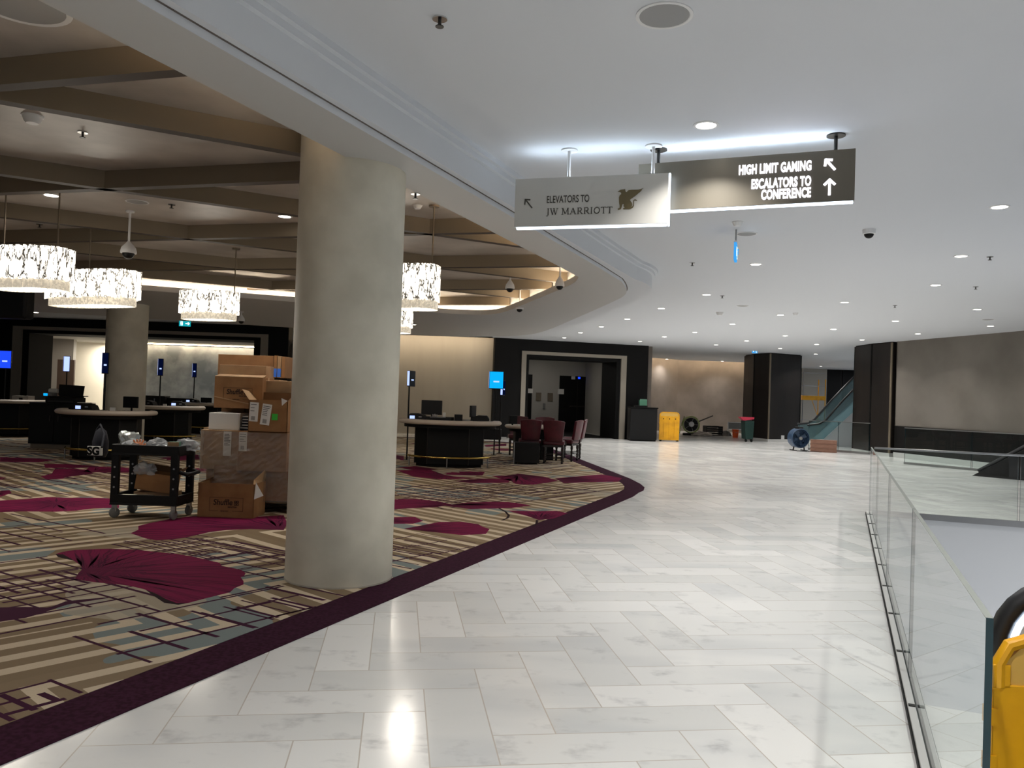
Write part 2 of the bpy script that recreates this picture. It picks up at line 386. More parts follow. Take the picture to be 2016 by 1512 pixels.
# ---- walls of the well
T = Matrix.Rotation(DROT, 4, 'Z')            # local x = across (off), y = along
m = MB(T); m.box(.42, 9.5, 12.64, 12.74, -5.2, -.012); struct(m.build('wall_well_far', FASCIA))
m = MB(T); m.box(.36, .42, 4.6, 12.64, -5.2, -.012); struct(m.build('wall_well_near', FASCIA))
m = MB(T); m.box(9.5, 9.6, 4.6, 12.64, -5.2, -.012); struct(m.build('wall_well_right', FASCIA))
m = MB(T); m.box(.42, 9.5, 4.5, 4.6, -5.2, -.012); struct(m.build('wall_well_back', FASCIA))
m = MB(T); m.box(.3, 9.6, 4.5, 12.8, -5.3, -5.2); struct(m.build('floor_lower', MARBLE))
m = MB(T); m.box(.40, 9.5, 12.60, 12.66, -.04, .012); struct(m.build('trim_1', STEEL))

# ---- carpet
outer = [DN(-5, -2.98), DN(12.2, -2.98), (2.11, 12.95), (2.25, 13.3), (2.34, 13.75), (2.36, 14.3), (2.31, 15.2), (1.56, 21.0), (1.1, 24.0), (.5, 25.3), (-.6, 26.1), (-3, 26.6), (-20, 26.9), (-20, -5)]
inner = [DN(-5, -3.31), DN(11.9, -3.31), (1.78, 12.9), (1.93, 13.35), (2.0, 13.8), (2.02, 14.3), (1.98, 15.1), (1.24, 20.8), (.8, 23.7), (.2, 24.9), (-.8, 25.6), (-3, 26.2), (-19.6, 26.5), (-19.6, -5)]
outer = [tuple(p)[:2] for p in outer]; inner = [tuple(p)[:2] for p in inner]
carp = thing('carpet', 'large cream, taupe and magenta leaf patterned carpet with a dark plum border', 'carpet', (0, 0, 0))
b = MB(); b.prism(outer, 0.0005, .006); b.build('border', PLUM, carp)
f = MB(); f.prism(inner, .004, .008); f.cur = 1
def inside(p, poly):
    r = False; n = len(poly)
    for i in range(n):
        a, c = poly[i], poly[(i + 1) % n]
        if (a[1] > p[1]) != (c[1] > p[1]) and p[0] < (c[0] - a[0]) * (p[1] - a[1]) / (c[1] - a[1]) + a[0]: r = not r
    return r
leafuv = []
def leaf(P, org, mi=1, z=.0084, px=True):
    """Filled leaf outline as a fan from its stem point; uv carries the rays."""
    W = [G(*p) for p in P] if px else [Vector((p[0], p[1], 0)) for p in P]; o = G(*org) if px else Vector((org[0], org[1], 0))
    c = sum(W, Vector()) / len(W)
    rad = max((q - o).length for q in W)
    def uvq(q): d = q - o; return (math.atan2(d.y, d.x) / 3.0, d.length / rad)
    bm = bmesh.new(); vs = [bm.verts.new((q.x, q.y, z)) for q in W]
    es = [bm.edges.new((vs[i], vs[(i + 1) % len(vs)])) for i in range(len(vs))]
    bmesh.ops.triangle_fill(bm, use_beauty=True, edges=es)
    bmesh.ops.subdivide_edges(bm, edges=bm.edges[:], cuts=1, use_grid_fill=True)
    bm.verts.index_update(); k = f.pts([v.co[:] for v in bm.verts])
    for fc in bm.faces: f.face([k + v.index for v in fc.verts], mi)
    for v in bm.verts: leafuv.append((k + v.index, uvq(Vector((v.co.x, v.co.y, 0)))))
    bm.free()
    if mi == 1:                               # dark rays fanning from the stem
        q = random.Random(int(rad * 1000)); n = len(W)
        for i in range(34):
            u = q.uniform(0, n); a, c2 = W[int(u) % n], W[(int(u) + 1) % n]; e = a.lerp(c2, u % 1); d = e - o
            if d.length < .3 * rad: continue
            p0 = o + d * q.uniform(.05, .2); p1 = o + d * q.uniform(.6, .93); sd = Vector((-d.y, d.x, 0)).normalized() * rad * q.uniform(.006, .014)
            if all(inside(p0.lerp(p1, k_ / 6), [(w_.x, w_.y) for w_ in W]) for k_ in range(7)):
                m0 = p0.lerp(p1, .45); zz = z + .0002
                f.poly([p0[:2] + (zz,), (m0 - sd)[:2] + (zz,), p1[:2] + (zz,), (m0 + sd)[:2] + (zz,)], 4)
C2 = lambda x, y: (x / 3.25, 860 + y / 3.25)
C5 = lambda x, y: (560 + x / 2.724, 860 + y / 2.724)
leaf([C2(*p) for p in [(355, 757), (400, 742), (480, 729), (700, 722), (860, 728), (1000, 742), (1130, 755), (1250, 775), (1330, 795), (1405, 812), (1418, 832), (1500, 848), (1545, 860), (1572, 880), (1560, 898), (1540, 905), (1558, 930), (1558, 952), (1500, 975), (1485, 990), (1470, 1003), (1400, 1020), (1320, 1040), (1200, 1072), (1130, 1072), (1060, 1045), (990, 1008), (930, 985), (850, 965), (750, 950), (650, 942), (560, 932), (480, 915), (500, 880), (530, 850), (510, 825), (470, 797), (420, 785), (370, 775)]], C2(545, 868))
leaf([C2(*p) for p in [(355, 757), (370, 775), (420, 787), (475, 800), (430, 772), (400, 758)]], C2(545, 868), 3, .0089)
leaf([C2(*p) for p in [(930, 985), (990, 1008), (1060, 1045), (1130, 1072), (1200, 1072), (1140, 1083), (1050, 1070), (990, 1030), (960, 1008)]], C2(545, 868), 3, .0088)
leaf([C2(*p) for p in [(835, 622), (885, 600), (885, 575), (960, 556), (1100, 528), (1230, 512), (1450, 508), (1640, 516), (1815, 506), (1840, 560), (1815, 602), (1600, 595), (1450, 602), (1340, 615), (1250, 636), (1180, 652), (1100, 662), (1000, 668), (930, 655)]], C2(1780, 590))
leaf([C2(*p) for p in [(-300, 430), (0, 412), (180, 402), (300, 389), (450, 394), (600, 393), (760, 402), (760, 460), (600, 462), (480, 478), (350, 484), (160, 482), (0, 487), (-300, 485)]], C2(360, 432))
leaf([C2(*p) for p in [(-120, 1215), (-120, 1110), (0, 1100), (160, 1096), (300, 1100), (345, 1090), (420, 1060), (560, 1045), (770, 1027), (560, 1060), (430, 1082), (350, 1108), (260, 1140), (160, 1168), (0, 1192)]], C2(-150, 1160), 2)
for P, o in [([(0, 133), (180, 138), (370, 150), (250, 165), (0, 162)], (0, 150)), ([(280, 175), (450, 178), (640, 190), (520, 201), (290, 202)], (640, 190)),
             ([(350, 210), (450, 206), (560, 214), (600, 238), (420, 262), (400, 272), (300, 277), (258, 257), (330, 240)], (600, 232)), ([(0, 350), (60, 345), (75, 362), (0, 390)], (0, 360))]:
    leaf([C2(*p) for p in P], C2(*o))
for P, o in [([(560, 435), (700, 433), (745, 455), (690, 470), (560, 470)], (560, 455)), ([(640, 497), (740, 478), (830, 460), (950, 459), (1040, 472), (1060, 485), (1100, 498), (1080, 525), (950, 531), (800, 515)], (640, 497)),
             ([(560, 340), (700, 335), (830, 350), (900, 366), (820, 380), (700, 386), (560, 392)], (860, 366)), ([(850, 372), (980, 355), (1100, 352), (1200, 352), (1260, 360), (1330, 371), (1220, 385), (1000, 391)], (860, 372)),
             ([(1190, 398), (1330, 402), (1460, 400), (1520, 413), (1440, 443), (1365, 450), (1300, 428)], (1365, 446)), ([(1450, 225), (1560, 215), (1700, 203), (1810, 224), (1790, 243), (1600, 247), (1500, 252)], (1450, 235)),
             ([(1110, 212), (1190, 210), (1255, 200), (1400, 218), (1470, 238), (1400, 250), (1330, 260), (1240, 255), (1210, 238), (1150, 225)], (1255, 205)), ([(900, 240), (1060, 226), (1220, 229), (1200, 249), (1000, 251)], (900, 240)),
             ([(600, 182), (780, 178), (855, 205), (900, 213), (1030, 226), (830, 231), (690, 215)], (855, 208)), ([(1070, 45), (1190, 38), (1190, 50), (1080, 55)], (1190, 44)),
             ([(600, 165), (700, 160), (830, 178), (700, 182)], (830, 178)), ([(640, 130), (600, 120), (600, 100), (640, 105)], (600, 110))]:
    leaf([C5(*p) for p in P], C5(*o), 1)
rr = random.Random(3)
def ginkgo(x, y, a, s, mi=1):                # whole leaf, for the parts of the carpet further off
    P = []
    for i in range(19):
        t = -1.05 + 2.1 * i / 18; q = s * (1 + .07 * math.sin(i * 2.1) - (.25 if i == 9 else 0)); P.append((x + q * math.cos(a + t), y + q * math.sin(a + t)))
    P.append((x - .25 * s * math.cos(a), y - .25 * s * math.sin(a)))
    if all(inside(p, inner) for p in P): leaf(P, (x, y), mi, .0084, False)
for x, y, a, s in [(-8.2, 11.5, .3, .8), (-9.6, 12.6, 2.2, .7), (-6.9, 13.3, 1.1, .8), (-6.2, 16.5, 3.3, .9), (-4.6, 18.5, .4, .9), (-3.4, 20.3, 2.6, .8), (-1.3, 19.2, .9, .7), (-5.2, 22.4, 1.7, .9), (-12, 15.5, .2, .9), (-13.4, 18.6, 1.9, .9), (-11.1, 21.5, 2.8, .9), (-2.8, 23.4, .1, .8),
                   (-.2, 21.8, 1.2, .7), (-4.9, 14.3, 4.1, .7), (-7.4, 9.2, 5.2, .7), (-6.4, 6.3, .5, .7), (-8.5, 4.5, 1.5, .8), (-5.2, 2.0, 2.2, .8), (-15.4, 13.4, .6, .9), (-.6, 14.9, 2.4, .6), (-8.8, 20.2, .9, .8), (-14.5, 23, .5, .9)]: ginkgo(x, y, a, s)
def hatch(px, py, w, h, n1, n2, wd, seed):
    c = G(px, py); q = random.Random(seed); a1, a2 = R(37), R(122)
    for n, (a, o, ln, ww) in ((n1, (a1, a2, w, h)), (n2, (a2, a1, h, w))):
        d = Vector((math.sin(a), math.cos(a), 0)); e = Vector((math.sin(o), math.cos(o), 0))
        for i in range(n):
            s = (i - (n - 1) / 2) / max(1, n - 1) * ww; L = ln * q.uniform(.5, 1.0); sh = q.uniform(-.2, .2) * ln
            p0 = c + e * s + d * (sh - L / 2); p1 = c + e * s + d * (sh + L / 2); k = 12
            while k and not (inside(p0, inner) and inside(p1, inner)):
                if not inside(p0, inner): p0 = p0.lerp(p1, .12)
                if not inside(p1, inner): p1 = p1.lerp(p0, .12)
                k -= 1
            if not k: continue
            t = wd * q.uniform(.7, 1.3); z = .0081 + .00002 * i
            f.poly([(p0 - e * t / 2)[:2] + (z,), (p1 - e * t / 2)[:2] + (z,), (p1 + e * t / 2)[:2] + (z,), (p0 + e * t / 2)[:2] + (z,)], 2)
for i, a in enumerate([(475, 1232, 1.5, 1.25, 5, 7, .028), (560, 1195, .9, 1.0, 4, 6, .026), (400, 1088, 1.0, 1.7, 7, 8, .026), (350, 1072, .8, 1.6, 5, 6, .022), (500, 1110, .9, 1.2, 6, 6, .024), (100, 1174, 1.3, 1.4, 6, 7, .03), (40, 1140, .9, 1.3, 5, 5, .03),
                       (30, 1048, 1.0, 2.0, 4, 6, .028), (20, 1420, .7, .7, 6, 7, .03), (60, 1440, .6, .5, 5, 5, .03), (927, 972, 2.6, 2.2, 9, 9, .035), (1040, 966, 2.2, 1.6, 7, 7, .035), (830, 975, 2.2, 1.6, 6, 6, .035), (830, 1095, 1.0, 1.6, 5, 7, .024), (870, 1078, .8, 1.2, 4, 5, .022),
                       (40, 937, 3.0, 3.0, 9, 9, .04), (140, 960, 1.8, 2.2, 4, 5, .035), (930, 908, 3.4, 2.6, 9, 8, .05), (1060, 915, 2.4, 2.0, 6, 6, .05), (100, 905, 3.6, 3.6, 8, 8, .05), (300, 935, 2.4, 2.4, 7, 7, .04), (30, 880, 4, 4, 9, 9, .06), (870, 893, 3.4, 3, 8, 8, .05)]): hatch(*a, seed=i)
def band(P, w, mi=3, z=.0088):               # thin curving stem lines
    W = [G(*C5(*p)) for p in P]
    for i in range(len(W) - 1):
        d = (W[i + 1] - W[i]).normalized(); e = Vector((-d.y, d.x, 0)) * w / 2
        f.poly([(W[i] - e)[:2] + (z,), (W[i + 1] - e)[:2] + (z,), (W[i + 1] + e)[:2] + (z,), (W[i] + e)[:2] + (z,)], mi)
band([(1150, 386), (1185, 405), (1203, 425), (1195, 440), (1165, 452)], .03); band([(1355, 450), (1352, 470), (1330, 485)], .03); band([(820, 380), (850, 390), (900, 392)], .03)
fo = f.build('field', [CARPET, PETAL, PLUMDK, LEAFEDGE, PETALDK], carp)
me = fo.data; uvl = me.uv_layers.new(name='UVMap'); kd = {}
for k, uv in leafuv: kd[tuple(round(c, 3) for c in f.v[k][:2])] = uv
for lp in me.loops:
    c = me.vertices[lp.vertex_index].co; uvl.data[lp.index].uv = kd.get((round(c.x, 3), round(c.y, 3)), (0, 0))

# ---- soffit around the tray, main ceiling
t3 = lambda v: (v[0], v[1])
I_ = [DN(-6, -3.43), DN(10.9, -3.56), (.92, 11.75), (.90, 12.15), (.82, 12.6), (.16, 15.31), (-.25, 16.95), (-.62, 17.5), (-1.3, 17.55), (-2.22, 17.17), (-6.96, 15.08), (-13, 12.4), (-13, -5)]
A_ = [DN(-6, -3.05), DN(11.2, -3.05), (1.74, 12.5), (1.86, 13.25), (1.82, 14.04), (1.3, 18), (.81, 21.6), (.25, 23.2), (-.9, 24.1), (-3.14, 24.49), (-10, 21.6), (-22, 16.5), (-22, -6)]
B_ = [DN(-6, -2.98), DN(11.5, -2.98), (2.06, 12.35), (2.27, 13.1), (2.27, 14.0), (1.9, 17), (1.35, 21.3), (.75, 23.5), (-.8, 24.9), (-3.2, 25.2), (-10.3, 22.2), (-22.6, 17.1), (-22.6, -6)]
C_ = [DN(-6, -2.9), DN(11.5, -2.9), (2.16, 12.35), (2.37, 13.1), (2.37, 14.05), (2.0, 17), (1.45, 21.35), (.83, 23.6), (-.75, 25.02), (-3.2, 25.33), (-10.35, 22.33), (-22.7, 17.2), (-22.7, -6)]
def loopm(mb, L1, z1, L2, z2, mi=0, close=False):
    n = len(L1); k = mb.pts([(p[0], p[1], z1) for p in L1] + [(p[0], p[1], z2) for p in L2])
    for i in range(n - (0 if close else 1)): j = (i + 1) % n; mb.face([k + i, k + j, k + n + j, k + n + i], mi)
def smoothloop(L, a, b2, it=2):              # round the corners between index a and b2
    L = [Vector((p[0], p[1])) for p in L]
    for _ in range(it):
        N = []
        for i, p in enumerate(L):
            if a <= i <= b2:
                q, r_ = L[i - 1], L[(i + 1) % len(L)]; N += [p.lerp(q, .25), p.lerp(r_, .25)]
            else: N.append(p)
        b2 = a + 2 * (b2 - a + 1) - 1; L = N
    return [tuple(p) for p in L]
I_, A_, B_, C_ = [smoothloop(L, 1, 9) for L in (I_, A_, B_, C_)]
def offset(L, d):
    out = []
    for i, p in enumerate(L):
        p = Vector(p); a = Vector(L[i - 1]); c = Vector(L[(i + 1) % len(L)]); e1 = (p - a).normalized(); e2 = (c - p).normalized(); t = (e1 + e2)
        n = Vector((t.y, -t.x)).normalized() if t.length > 1e-6 else Vector((0, 0)); out.append(tuple(p - n * d))
    return out
area = sum(I_[i - 1][0] * I_[i][1] - I_[i][0] * I_[i - 1][1] for i in range(len(I_))); sg = 1 if area > 0 else -1
IO = offset(I_, -.30 * sg); IL = offset(I_, -.05 * sg)
if abs(sum(IO[i - 1][0] * IO[i][1] - IO[i][0] * IO[i - 1][1] for i in range(len(IO)))) < abs(area): IO = offset(I_, .30 * sg); IL = offset(I_, .05 * sg)
A2_ = offset(A_, -.018 * sg)
A2_ = A2_ if abs(sum(A2_[i - 1][0] * A2_[i][1] - A2_[i][0] * A2_[i - 1][1] for i in range(len(A2_)))) > abs(sum(A_[i - 1][0] * A_[i][1] - A_[i][0] * A_[i - 1][1] for i in range(len(A_)))) else offset(A_, .018 * sg)
s = MB()
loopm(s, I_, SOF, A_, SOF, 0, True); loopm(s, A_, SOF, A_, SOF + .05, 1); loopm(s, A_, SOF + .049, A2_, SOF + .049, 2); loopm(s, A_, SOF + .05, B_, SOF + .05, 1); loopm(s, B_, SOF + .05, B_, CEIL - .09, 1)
D_ = [tuple(Vector(p).lerp(Vector(q), .5)) for p, q in zip(B_, C_)]
loopm(s, B_, CEIL - .09, D_, CEIL - .09, 1); loopm(s, D_, CEIL - .09, D_, CEIL - .045, 1); loopm(s, D_, CEIL - .045, C_, CEIL - .045, 1); loopm(s, C_, CEIL - .045, C_, CEIL + .03, 1)
loopm(s, I_, SOF, I_, SOF + .10, 0, True); loopm(s, I_, SOF + .10, IL, SOF + .10, 0, True); loopm(s, IL, SOF + .10, IL, SOF + .05, 0, True); loopm(s, IL, SOF + .05, IO, SOF + .05, 0, True); loopm(s, IO, SOF + .05, IO, TRZ + .02, 0, True)
struct(s.build('ceiling_soffit', [SOFF, PAINT, mat('painted_gap_shade', (96, 88, 82), .8)]))  # third material: dark ring on the step, reveal shade put into the colour
trc = flat_fill('ceiling_tray', [offset(I_, (-.32 if IO[3] != offset(I_, .30 * sg)[3] else .32) * sg)], TRZ, TRAY); struct(trc)
slot1 = [(-7.5, 28.35), (-.75, 28.35), (-.75, 29.2), (-7.5, 29.2)]
slot2 = [(5.6, 38.1), (8.6, 40.2), (13.3, 40.5), (13.3, 41.0), (8.5, 40.95), (5.6, 39.2)]
ce = flat_fill('ceiling', [[(-30, -8), (34, -8), (34, 52), (-30, 52)], C_, slot1, slot2], CEIL, PAINT); struct(ce)
c_ = MB(); c_.box(-7.6, -.6, 28.2, 29.4, 3.95, 3.99); loopm(c_, slot1, CEIL, slot1, 3.95, 0, True); c_.prism(slot2, 3.95, 3.99); loopm(c_, slot2, CEIL, slot2, 3.95, 0, True); struct(c_.build('ceiling_slot', PAINT))
# cove light strips on the soffit ledge
def strip(name, L, i0, i1, mt, z=SOF + .07, w=.03, inset=.12):
    m = MB(); P = [Vector((*L[i], z)) for i in range(i0, i1 + 1)]
    for a, c in zip(P, P[1:]): m.bar(a, c, w, .02)
    return m.build(name, mt)
MID = [tuple(Vector(p).lerp(Vector(q), .55)) for p, q in zip(IL, IO)]
nI = len(MID)
COVEF = emis('warm_cove_led_bright', (255, 232, 200), 42); COVEN = emis('warm_cove_led_soft', (255, 226, 188), 30)
kN = 4
tag(strip('cove_light', MID, 0, kN, COVEN), 'warm cove light strip along the walkway side of the tray ceiling', 'cove light')
tag(strip('cove_light', MID, kN, 22, COVEF), 'bright warm cove light strip around the pointed corner of the tray ceiling', 'cove light')
tag(strip('cove_light', MID, 22, nI - 2, COVEF), 'bright warm cove light strip along the far edge of the tray ceiling', 'cove light')
# beams of the tray
def clip_line(p, d, poly):
    t = []
    for i in range(len(poly)):
        a = Vector(poly[i - 1]); c = Vector(poly[i]); e = c - a; den = d.x * e.y - d.y * e.x
        if abs(den) < 1e-9: continue
        u = ((a.x - p.x) * e.y - (a.y - p.y) * e.x) / den; v = ((a.x - p.x) * d.y - (a.y - p.y) * d.x) / den
        if 0 <= v < 1: t.append(u)
    t.sort(); return [(p + d * t[i], p + d * t[i + 1]) for i in range(0, len(t) - 1, 2)]
TR2 = IO
uP = Vector((math.sin(R(61)), math.cos(R(61)))); nP = Vector((-uP.y, uP.x)); uQ = Vector((math.sin(R(105)), math.cos(R(105)))); nQ = Vector((-uQ.y, uQ.x))
bi = 2
def beam(a, c, wd=.11, zt=TRZ):
    global bi
    if (c - a).length < .5: return
    m = MB(); d = (c - a).normalized(); e = Vector((-d.y, d.x)) * wd / 2
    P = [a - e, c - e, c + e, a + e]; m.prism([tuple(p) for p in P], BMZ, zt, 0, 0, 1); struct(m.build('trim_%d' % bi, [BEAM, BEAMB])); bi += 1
for k in range(-3, 7):
    for a, c in clip_line(nP * (6.72 + 2.4 * k), uP, TR2): beam(a, c)
q0 = (nP * 6.72 + uP * -.82).dot(nQ); stepq = abs((uP * 3.56).dot(nQ)); 
for k in range(-6, 7):
    for a, c in clip_line(nQ * (q0 + stepq * k), uQ, TR2): beam(a, c, .108, TRZ - .001)

# ---- walls, portals
def wbox(name, x0, x1, y0, y1, z0, z1, m, T=None, bev=0): return struct(MB(T).box(x0, x1, y0, y1, z0, z1).build(name, m, bevel=bev))
# left portal wall, Y = 27
m = MB(); m.box(-26, -16.93, 27, 27.5, 0, 3.6); m.box(-8.30, -7.62, 27, 27.5, 0, 3.6); m.box(-16.93, -8.30, 27, 27.5, 3.3, 3.6); struct(m.build('wall_left_portal', BLACKP))
m = MB(); m.box(-16.93, -16.62, 26.93, 27.3, 0, 3.3); m.box(-8.54, -8.30, 26.93, 27.3, 0, 3.3); m.box(-16.62, -8.54, 26.93, 27.3, 3.19, 3.3); struct(m.build('trim_portal_left', GREIGE))
m = MB(); m.box(-16.62, -16.40, 27.0, 28.4, 0, 3.19); m.box(-8.78, -8.54, 27.0, 28.4, 0, 3.19); m.box(-16.40, -8.78, 27.0, 28.4, 3.08, 3.19); struct(m.build('trim_reveal_left', BLACKM))
# lobby behind it
struct(flat_fill('ceiling_lobby', [[(-24, 27.6), (-6, 27.6), (-6, 36), (-24, 36)]], 3.18, INWALL))
wbox('wall_lobby_stone', -16.2, -9.0, 33, 33.3, 0, 3.10, STONE)
wbox('wall_lobby_door', -20.6, -17.75, 32.2, 32.4, 0, 3.2, INWALL)
struct(MB().prism([(-17.3, 28.4), (-17.2, 28.4), (-19.0, 32.2), (-19.1, 32.2)], 0, 3.2).build('wall_lobby_side', TAUPEW))
wbox('wall_lobby_lit', -19.4, -15.0, 34.2, 34.4, 0, 3.2, GLOWWALL)
wbox('wall_lobby_right', -8.4, -8.2, 28.4, 34, 0, 3.2, INWALL)
p0 = V(117, 680, 32.2); p1 = V(150, 680, 32.2)
d = struct(MB().box(p0.x, p1.x, 32.12, 32.2, 0, 2.35).build('door_1', DOORB)); 
h = MB(); h.bar((p1.x - .12, 32.06, 1.0), (p1.x - .12, 32.06, 1.25), .03, .03); h.build('door_handle', STEEL, d)
tag(strip('cove_light', [(-16.1, 32.8), (-9.1, 32.8)], 0, 1, COVEF, 3.14, .03), 'warm cove light strip over the grey stone lobby wall', 'cove light')
# beige wall between the portals
wbox('wall_beige', -7.62, -.6, 29.2, 29.4, 0, 3.95, BEIGE)
tag(strip('cove_light', [(-7.4, 28.6), (-.9, 28.6)], 0, 1, COVEF, 3.72, .04), 'warm light strip in the ceiling slot washing the beige wall', 'cove light')
# right portal wall
TP = Matrix.Translation((-.61, 29.0, 0)) @ Matrix.Rotation(math.atan2(1.6, 5.79), 4, 'Z')
m = MB(TP); m.box(-.06, .97, 0, .5, 0, 3.6); m.box(5.12, 6.03, 0, .5, 0, 3.6); m.box(.97, 5.12, 0, .5, 3.17, 3.6); struct(m.build('wall_right_portal', BLACKP))
m = MB(TP); m.box(.97, 1.14, -.05, .35, 0, 3.17); m.box(4.90, 5.12, -.05, .35, 0, 3.17); m.box(1.14, 4.90, -.05, .35, 3.05, 3.17); struct(m.build('trim_portal_right', GREIGE))
m = MB(TP); m.box(1.14, 1.26, .02, 1.5, 0, 3.05); m.box(4.74, 4.90, .02, 1.5, 0, 3.05); m.box(1.26, 4.74, .02, 1.5, 2.93, 3.05); struct(m.build('trim_reveal_right', BLACKM))
m = MB(TP); m.box(1.0, 5.0, .3, 6.0, .001, .006); struct(m.build('floor_portal', BLACKM))
m = MB(TP); m.box(1.0, 6.4, 5.6, 5.8, 0, 3.3); struct(m.build('wall_recess_back', INWALL))
m = MB(TP); m.box(.6, 1.0, 1.5, 5.6, 0, 3.3); struct(m.build('wall_recess_left', INWALL))
m = MB(TP); m.poly([(5.0, 1.5, 0), (5.6, 5.6, 0), (5.6, 5.6, 3.3), (5.0, 1.5, 3.3)]); m.poly([(5.1, 1.5, 0), (5.7, 5.6, 0), (5.7, 5.6, 3.3), (5.1, 1.5, 3.3)]); struct(m.build('wall_recess_right', INWALL))
m = MB(TP); m.box(.6, 6, .5, 5.8, 3.3, 3.34); struct(m.build('ceiling_recess', INWALL))
def onrec(px, py):                            # point of the recess back wall, local x and z
    Ti = TP.inverted(); o = Ti @ Vector((0, 0, EYE)); d = (Ti.to_3x3() @ ray(px, py)); k = (5.6 - o.y) / d.y; q = o + d * k; return q.x, q.z
def recpanel(name, x0, x1, yt, yb, mt, dep=.05, z0=None):
    a = onrec(x0, (yt + yb) / 2); b2 = onrec(x1, (yt + yb) / 2); zt = onrec((x0 + x1) / 2, yt)[1]; zb = onrec((x0 + x1) / 2, yb)[1] if z0 is None else z0
    return MB(TP).box(a[0], b2[0], 5.6 - dep, 5.6, zb, zt).build(name, mt)
d = struct(recpanel('door_2', 1100, 1170, 741, 850, BLACKP, .06, 0)); x, z = onrec(1135, 800)
h = MB(TP); h.box(x - .012, x + .012, 5.52, 5.545, 0.02, 2.4); h.build('door_seam', DKSTEEL, d); h = MB(TP); h.box(x - .35, x + .35, 5.50, 5.54, z - .03, z + .03); h.build('push_bar', DKSTEEL, d)
d = struct(recpanel('door_3', 1030, 1046, 737, 840, BLACKP, .06, 0))
tag(recpanel('notice_plate', 1036, 1048, 765, 774, PAPER, .09), 'small white notice plate beside the left recess door', 'notice')
tag(recpanel('notice_plate', 1098, 1109, 766, 776, PAPER, .09), 'small white notice plate on the edge of the black double door', 'notice')
tag(recpanel('wall_plaque', 1055, 1065, 773, 789, BRONZE, .04), 'bronze wall plaque in the recess, the left of the pair', 'plaque')
tag(recpanel('wall_plaque', 1078, 1088, 774, 790, BRONZE, .04), 'bronze wall plaque in the recess, the one nearer the double door', 'plaque')
tag(recpanel('intercom', 1069, 1073, 794, 805, GREYPL, .05), 'narrow grey intercom below the two bronze plaques', 'intercom')
tag(recpanel('door_sign', 1124, 1131, 741, 747, WHITEP, .1), 'small white box sign at the top of the black double door', 'sign')
tag(recpanel('indicator_light', 1137, 1141, 742, 746, BLUESC, .1), 'small blue indicator light over the black double door', 'light')
# far walls to the right
struct(MB().prism([(5.25, 30.9), (5.4, 30.9), (5.4, 38.2), (5.25, 38.2)], 0, 3.6).build('wall_return', TAUPEW))
struct(MB().prism([(5.4, 38.6), (8.5, 40.95), (8.5, 41.2), (5.4, 38.9)], 0, 3.95).build('wall_far_oblique', TAUPEW))
wbox('wall_far', 8.5, 13.6, 40.95, 41.2, 0, 3.95, TAUPEW)
tag(strip('cove_light', [(5.6, 38.3), (8.6, 40.35), (13.2, 40.65)], 0, 2, COVEN, 3.72, .05), 'warm light strip along the top of the far taupe wall', 'cove light')
wbox('wall_far_right', 13.6, 33.9, 45, 45.2, 0, 3.6, TAUPEW)
m = MB(); 
def rectY(x0, x1, yt, yb, Y):
    a = V(x0, (yt + yb) / 2, Y); b2 = V(x1, (yt + yb) / 2, Y); return a.x, b2.x, V((x0 + x1) / 2, yb, Y).z, V((x0 + x1) / 2, yt, Y).z
for x0, x1 in ((1582, 1600), (1624, 1655), (1657, 1680)):
    a, c, z0, z1 = rectY(x0, x1, 724, 800, 45); struct(MB().box(a, c, 44.9, 45.0, .9 if x0 > 1600 else 0, z1).build('window_%d' % (x0 - 1580), BLACKP))
wbox('wall_far_white', 16.2, 17.6, 44.6, 44.9, 0, 3.6, INWALL); wbox('wall_far_low', 17.6, 22.5, 44.0, 44.3, 0, .95, INWALL)
# right wall
a, c = V(1822, 800, 24.0), V(2060, 800, 19.9)
m = MB(); a2 = (a.x - .5, a.y + .8); c2 = (c.x + 14, c.y - (a.y - c.y) / (c.x - a.x) * 14); m.prism([a2, c2, (c2[0] + .2, c2[1] + .3), (a2[0] + .1, a2[1] + .3)], 0.0, 3.6); struct(m.build('wall_right', mat('dark_taupe_wall', (112, 106, 98), .7, noise=(.6, (98, 92, 84), .4, .62))))
m = MB(); q = Vector((c2[1] - a2[1], a2[0] - c2[0])).normalized() * .06
m.prism([a2, c2, (c2[0] + q.x, c2[1] + q.y), (a2[0] + q.x, a2[1] + q.y)], 0.0, .16); struct(m.build('baseboard_right', SOFF))
q *= .6; m = MB(); m.prism([a2, c2, (c2[0] + q.x, c2[1] + q.y), (a2[0] + q.x, a2[1] + q.y)], 0.16, .98); struct(m.build('trim_dark_lower', BLACKP))  # black strip over the lower part of the right wall
wbox('wall_outer_left', -26.2, -26, -8, 27.5, 0, 3.6, BLACKP)

